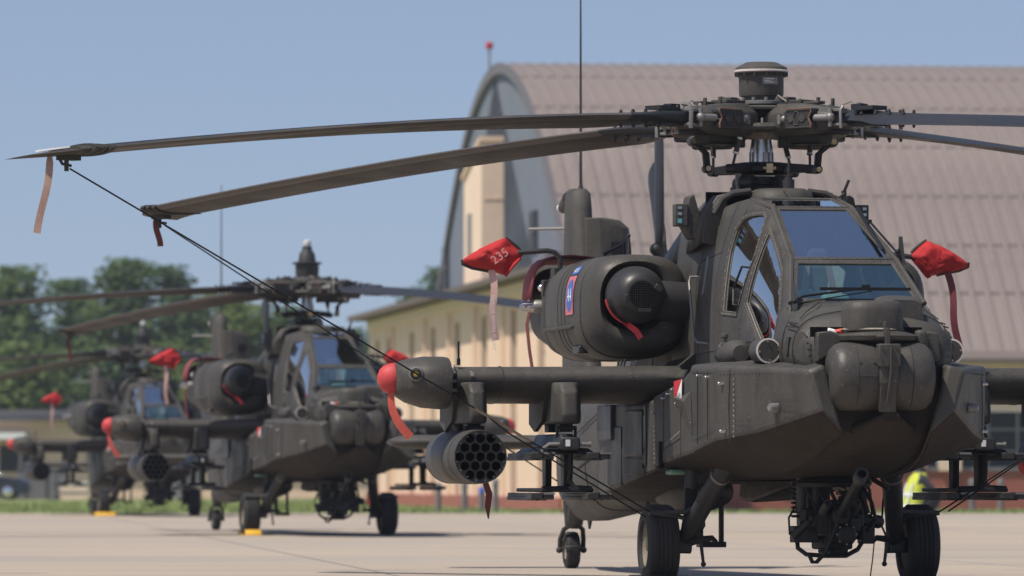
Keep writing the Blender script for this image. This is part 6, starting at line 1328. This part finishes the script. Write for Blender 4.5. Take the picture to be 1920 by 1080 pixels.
# ------------------------------------------------------------------ background odds and ends
def box_thing(name, label, cat, loc, parts, rz=0):
    E_ = empty(name, loc, rz); tag(E_, label, cat)
    for nm, c, d, mt in parts: b = MB(); b.box(c, d); b.build(nm, mt, E_, bevel=.02, smooth=30)
    return E_
box_thing('utility_cabinet', 'grey utility cabinet standing by the low tan building', 'cabinet', (px_x(110, 258), 258, -.03), [('body', (0, 0, .55), (.7, .5, 1.1), 'shadegrey'), ('door', (0, -.26, .55), (.6, .03, .95), 'greydoor'), ('top', (0, 0, 1.12), (.78, .58, .06), 'shadegrey')])
box_thing('storage_bin', 'pale storage bin left of the farthest helicopter wheels', 'bin', (px_x(140, 255), 255, -.03), [('body', (0, 0, .32), (1.1, .6, .62), 'creampale'), ('lid', (0, 0, .66), (1.16, .66, .08), 'white'), ('band', (0, -.31, .3), (1.1, .03, .06), 'shadegrey')])
box_thing('equipment_crate', 'dark equipment crate between the parked car and the cabinet', 'crate', (px_x(70, 257), 257, -.03), [('body', (0, 0, .6), (1.5, .8, 1.15), 'shadegrey'), ('lid', (0, 0, 1.2), (1.56, .86, .08), 'slate'), ('batten', (-.4, -.42, .6), (.1, .04, 1.1), 'slate'), ('batten', (.4, -.42, .6), (.1, .04, 1.1), 'slate')])
for px, lab, mt, h in ((871, 'short grey post at the annex wall, left of the near launcher', 'shadegrey', .75), (929, 'thin grey post at the grass edge below the rocket pod', 'shadegrey', .8), (903, 'post with a blue collar in front of the annex', 'decalblue', .6), (822, 'short grey post under the second helicopter far rack', 'shadegrey', .7), (1876, 'grey post before the brick base at the right edge', 'shadegrey', .8), (1822, 'grey post before the brick base right of the hi-vis worker', 'shadegrey', .8)):
    Y = 156.0 if px < 1100 else 158.5; P_ = empty('bollard', (px_x(px, Y), Y, -.03)); tag(P_, lab, 'post', 'posts along the grass'); b = MB(); b.cyl((0, 0, 0), (0, 0, h), .07, n=12); b.build('post', 'shadegrey', P_); b = MB(); b.lathe([(.08, h - .12), (.08, h), (.05, h + .04)], (0, 0, 0), (0, 0, 1), 12); b.build('cap', mt, P_)
E_ = empty('fire_extinguisher', (px_x(699, 158), 158, -.03)); tag(E_, 'red wheeled fire extinguisher behind the second helicopter right wheel', 'extinguisher')
b = MB(); b.lathe([(.02, 0), (.10, .02), (.11, .08), (.11, .52), (.08, .60), (.03, .64), (.03, .70)], (0, 0, .15), (0, 0, 1), 16); b.build('cylinder', 'decalred', E_)
b = MB(); b.tube([(0, .16, .2), (0, .2, .9), (0, .1, 1.0)], .02, 6); b.build('handle', 'slate', E_)
for s in (-1, 1): b = MB(); b.lathe([(.15, -.03), (.17, 0), (.15, .03)], (s * .2, .08, .17), (1, 0, 0), 16); b.build('wheel', 'rubber', E_)
# parked car at the left edge
CAR = empty('parked_car', (px_x(-52, 254), 254, -.03), 0); tag(CAR, 'dark blue saloon car cut off by the left frame edge', 'car')
M['carpaint'] = paint('dark_blue_car_paint', (.010, .018, .035), .18, .1, spec=.6); M['carglass'] = paint('car_glass', (.02, .025, .03), .06, .1, spec=.8)
prof = [(-2.25, .35), (-2.28, .75), (-2.1, .93), (-1.5, .98), (1.0, .96), (1.9, .86), (2.22, .72), (2.28, .40), (2.2, .28), (-2.2, .28)]
b = MB(); b.loft([[Vector((x, y, z - (0 if abs(y) < .8 else .03))) for x, z in [(p[0] * k, p[1]) for p in prof]] for y, k in ((-.88, .97), (-.80, 1), (.80, 1), (.88, .97))]); body = b.build('body', 'carpaint', CAR, bevel=.06, seg=3)
b = MB(); b.loft([[Vector((x, y * w, z)) for x, z, w in ((-1.75, .96, 1), (-1.05, 1.38, .82), (.1, 1.40, .82), (.95, .96, 1))] for y in (-.80, -.60, .60, .80)]); b.build('cabin', 'carglass', CAR, bevel=.04)
b = MB(); b.box((-.45, 0, 1.41), (1.15, 1.28, .04)); b.build('roof', 'carpaint', CAR, bevel=.02)
for x in (-1.4, 1.45):
    for y in (-.84, .84):
        b = MB(); b.lathe([(.20, -.10), (.31, -.10), (.33, -.05), (.33, .05), (.31, .10), (.20, .10)], (x, y, .33), (0, 1, 0), 24, cap=False); w_ = b.build('wheel', 'rubber', CAR); b = MB(); b.lathe([(.21, -.09), (.05, -.11), (.02, -.11)], (x, y, .33), (0, 1, 0), 20, cap=False); b.lathe([(.21, .09), (.05, .11), (.02, .11)], (x, y, .33), (0, 1, 0), 20, cap=False); b.build('rim', 'chrome', w_)
for y in (-.62, .62): b = MB(); b.sphere((2.12, y, .72), .13, 12, 7, (1, 1.3, .7)); b.build('headlight', 'lampglass', CAR)
b = MB(); b.box((1.2, -.93, 1.0), (.16, .12, .12)); b.build('mirror', 'chrome', CAR, bevel=.03)

# ------------------------------------------------------------------ the ground crew member in a lime vest
def person(loc, rz, label):
    P_ = empty('person', loc, rz); tag(P_, label, 'person')
    J = {'pel': (0, .06, .36), 'spi': (0, .02, .54), 'che': (0, -.04, .74), 'nec': (0, -.08, .89), 'hed': (0, -.11, .98), 'top': (0, -.12, 1.10)}
    rad = {'pel': .155, 'spi': .15, 'che': .165, 'nec': .062, 'hed': .092, 'top': .075}
    E = [('pel', 'spi'), ('spi', 'che'), ('che', 'nec'), ('nec', 'hed'), ('hed', 'top')]
    for s, n in ((-1, 'l'), (1, 'r')):
        for nm, p, r in (('sh', (s * .19, -.04, .81), .07), ('el', (s * .27, -.20, .58), .05), ('wr', (s * .15, -.40, .60), .034), ('ha', (s * .10, -.46, .61), .036), ('hip', (s * .10, .03, .33), .10), ('kn', (s * .16, -.36, .50), .066), ('an', (s * .14, -.10, .10), .048), ('to', (s * .15, -.27, .045), .042)): J[nm + n] = p; rad[nm + n] = r
        E += [('che', 'sh' + n), ('sh' + n, 'el' + n), ('el' + n, 'wr' + n), ('wr' + n, 'ha' + n), ('pel', 'hip' + n), ('hip' + n, 'kn' + n), ('kn' + n, 'an' + n), ('an' + n, 'to' + n)]
    keys = list(J); me = bpy.data.meshes.new('body'); me.from_pydata([J[k] for k in keys], [(keys.index(a), keys.index(b_)) for a, b_ in E], []); o = bpy.data.objects.new('body', me); COL.objects.link(o); o.parent = P_
    sk = o.modifiers.new('skin', 'SKIN'); 
    lay = me.skin_vertices[0] if len(me.skin_vertices) else None
    if lay is None:
        bm = bmesh.new(); bm.from_mesh(me); bm.verts.layers.skin.verify(); bm.to_mesh(me); bm.free(); lay = me.skin_vertices[0]
    for i, k in enumerate(keys): lay.data[i].radius = (rad[k], rad[k] * (.72 if k in ('pel', 'spi', 'che') else 1)); lay.data[i].use_root = (k == 'pel')
    o.modifiers.new('sub', 'SUBSURF').render_levels = 2; o.modifiers['sub'].levels = 2
    M['workwear'] = paint('dark_workwear', (.035, .037, .045), .85, .2); M['skin'] = paint('skin', (.42, .25, .18), .6, .05); M['hair'] = paint('hair', (.03, .022, .018), .7, .2); M['lime'] = paint('lime_vest', (.46, .52, .05), .75, .12, scale=6); M['reflect'] = paint('reflective_tape', (.62, .64, .66), .4, .1)
    me.materials.append(M['workwear'])
    b = MB(); b.sphere((0, -.115, 1.03), .10, 16, 10, (.82, 1.0, 1.2)); b.sphere((0, -.215, 1.015), .018, 8, 6, (.8, 1.2, 1.4)); hd = b.build('head', 'skin', P_, smooth=60)
    b = MB(); b.sphere((0, -.095, 1.06), .105, 16, 8, (.86, 1.02, 1.05)); b.build('hair', 'hair', P_, smooth=60)
    b = MB()
    for s in (-1, 1): b.sphere((s * .034, -.202, 1.04), .012, 8, 5)
    b.build('eyes', 'hair', hd)
    cy = lambda z: lerp_table(z, [.2, .54, .74, .9], [.08, .02, -.04, -.08])
    ring = lambda z, hx, hy: [Vector((hx * math.cos(2 * math.pi * i / 24), cy(z) + hy * math.sin(2 * math.pi * i / 24), z)) for i in range(24)]
    b = MB(); b.loft([ring(z, hx, hy) for z, hx, hy in ((.22, .215, .185), (.36, .205, .175), (.54, .195, .16), (.70, .208, .16), (.82, .205, .135), (.90, .11, .09))], cap=False); v = b.build('vest', 'lime', P_, smooth=60)
    for z in (.36, .55): b = MB(); b.loft([ring(z - .027, .21, .178), ring(z + .027, .21, .176)], cap=False); b.build('reflective_band', 'reflect', v, smooth=60)
    for s in (-1, 1):
        b = MB(); ribbon(b, [(s * .10, -.10, .24), (s * .10, -.14, .54), (s * .10, -.19, .72), (s * .09, -.14, .875), (s * .09, .0, .86), (s * .10, .115, .70), (s * .10, .18, .50), (s * .10, .255, .24)], .05, .006, (1, 0, 0)); b.build('reflective_band', 'reflect', v)
        for k in range(5):
            bx = (s * .105 - s * .012 * k, -.475 - .01 * abs(k - 1.5), .625 - .008 * k); b = MB(); b.tube([bx, Vector(bx) + Vector((-s * .03, -.02, -.012)), Vector(bx) + Vector((-s * .05, .0, -.03))] if k < 4 else [(s * .13, -.44, .62), (s * .12, -.465, .655), (s * .10, -.48, .67)], [.011, .010, .008], 6); b.build('finger', 'skin', P_)
    return P_
person((px_x(1716, 106), 106, 0), R(115), 'crouching worker in lime hi-vis vest and dark clothes behind the right main wheel')

# ------------------------------------------------------------------ summer haze
hz = MB(); hz.box((0, 415, 7.0), (920, 1000, 16.2)); m = bpy.data.materials.new('haze'); m.use_nodes = True; nt = m.node_tree; nt.nodes.clear()
pv = NN(nt, 'ShaderNodeVolumePrincipled'); pv.inputs['Density'].default_value = .00028; pv.inputs['Color'].default_value = (.86, .91, 1.0, 1); pv.inputs['Anisotropy'].default_value = .3; mo = NN(nt, 'ShaderNodeOutputMaterial'); nt.links.new(pv.outputs[0], mo.inputs['Volume'])
o = hz.build('haze', m, smooth=0); tag(o, 'thin summer haze over the airfield', 'haze', kind='stuff')
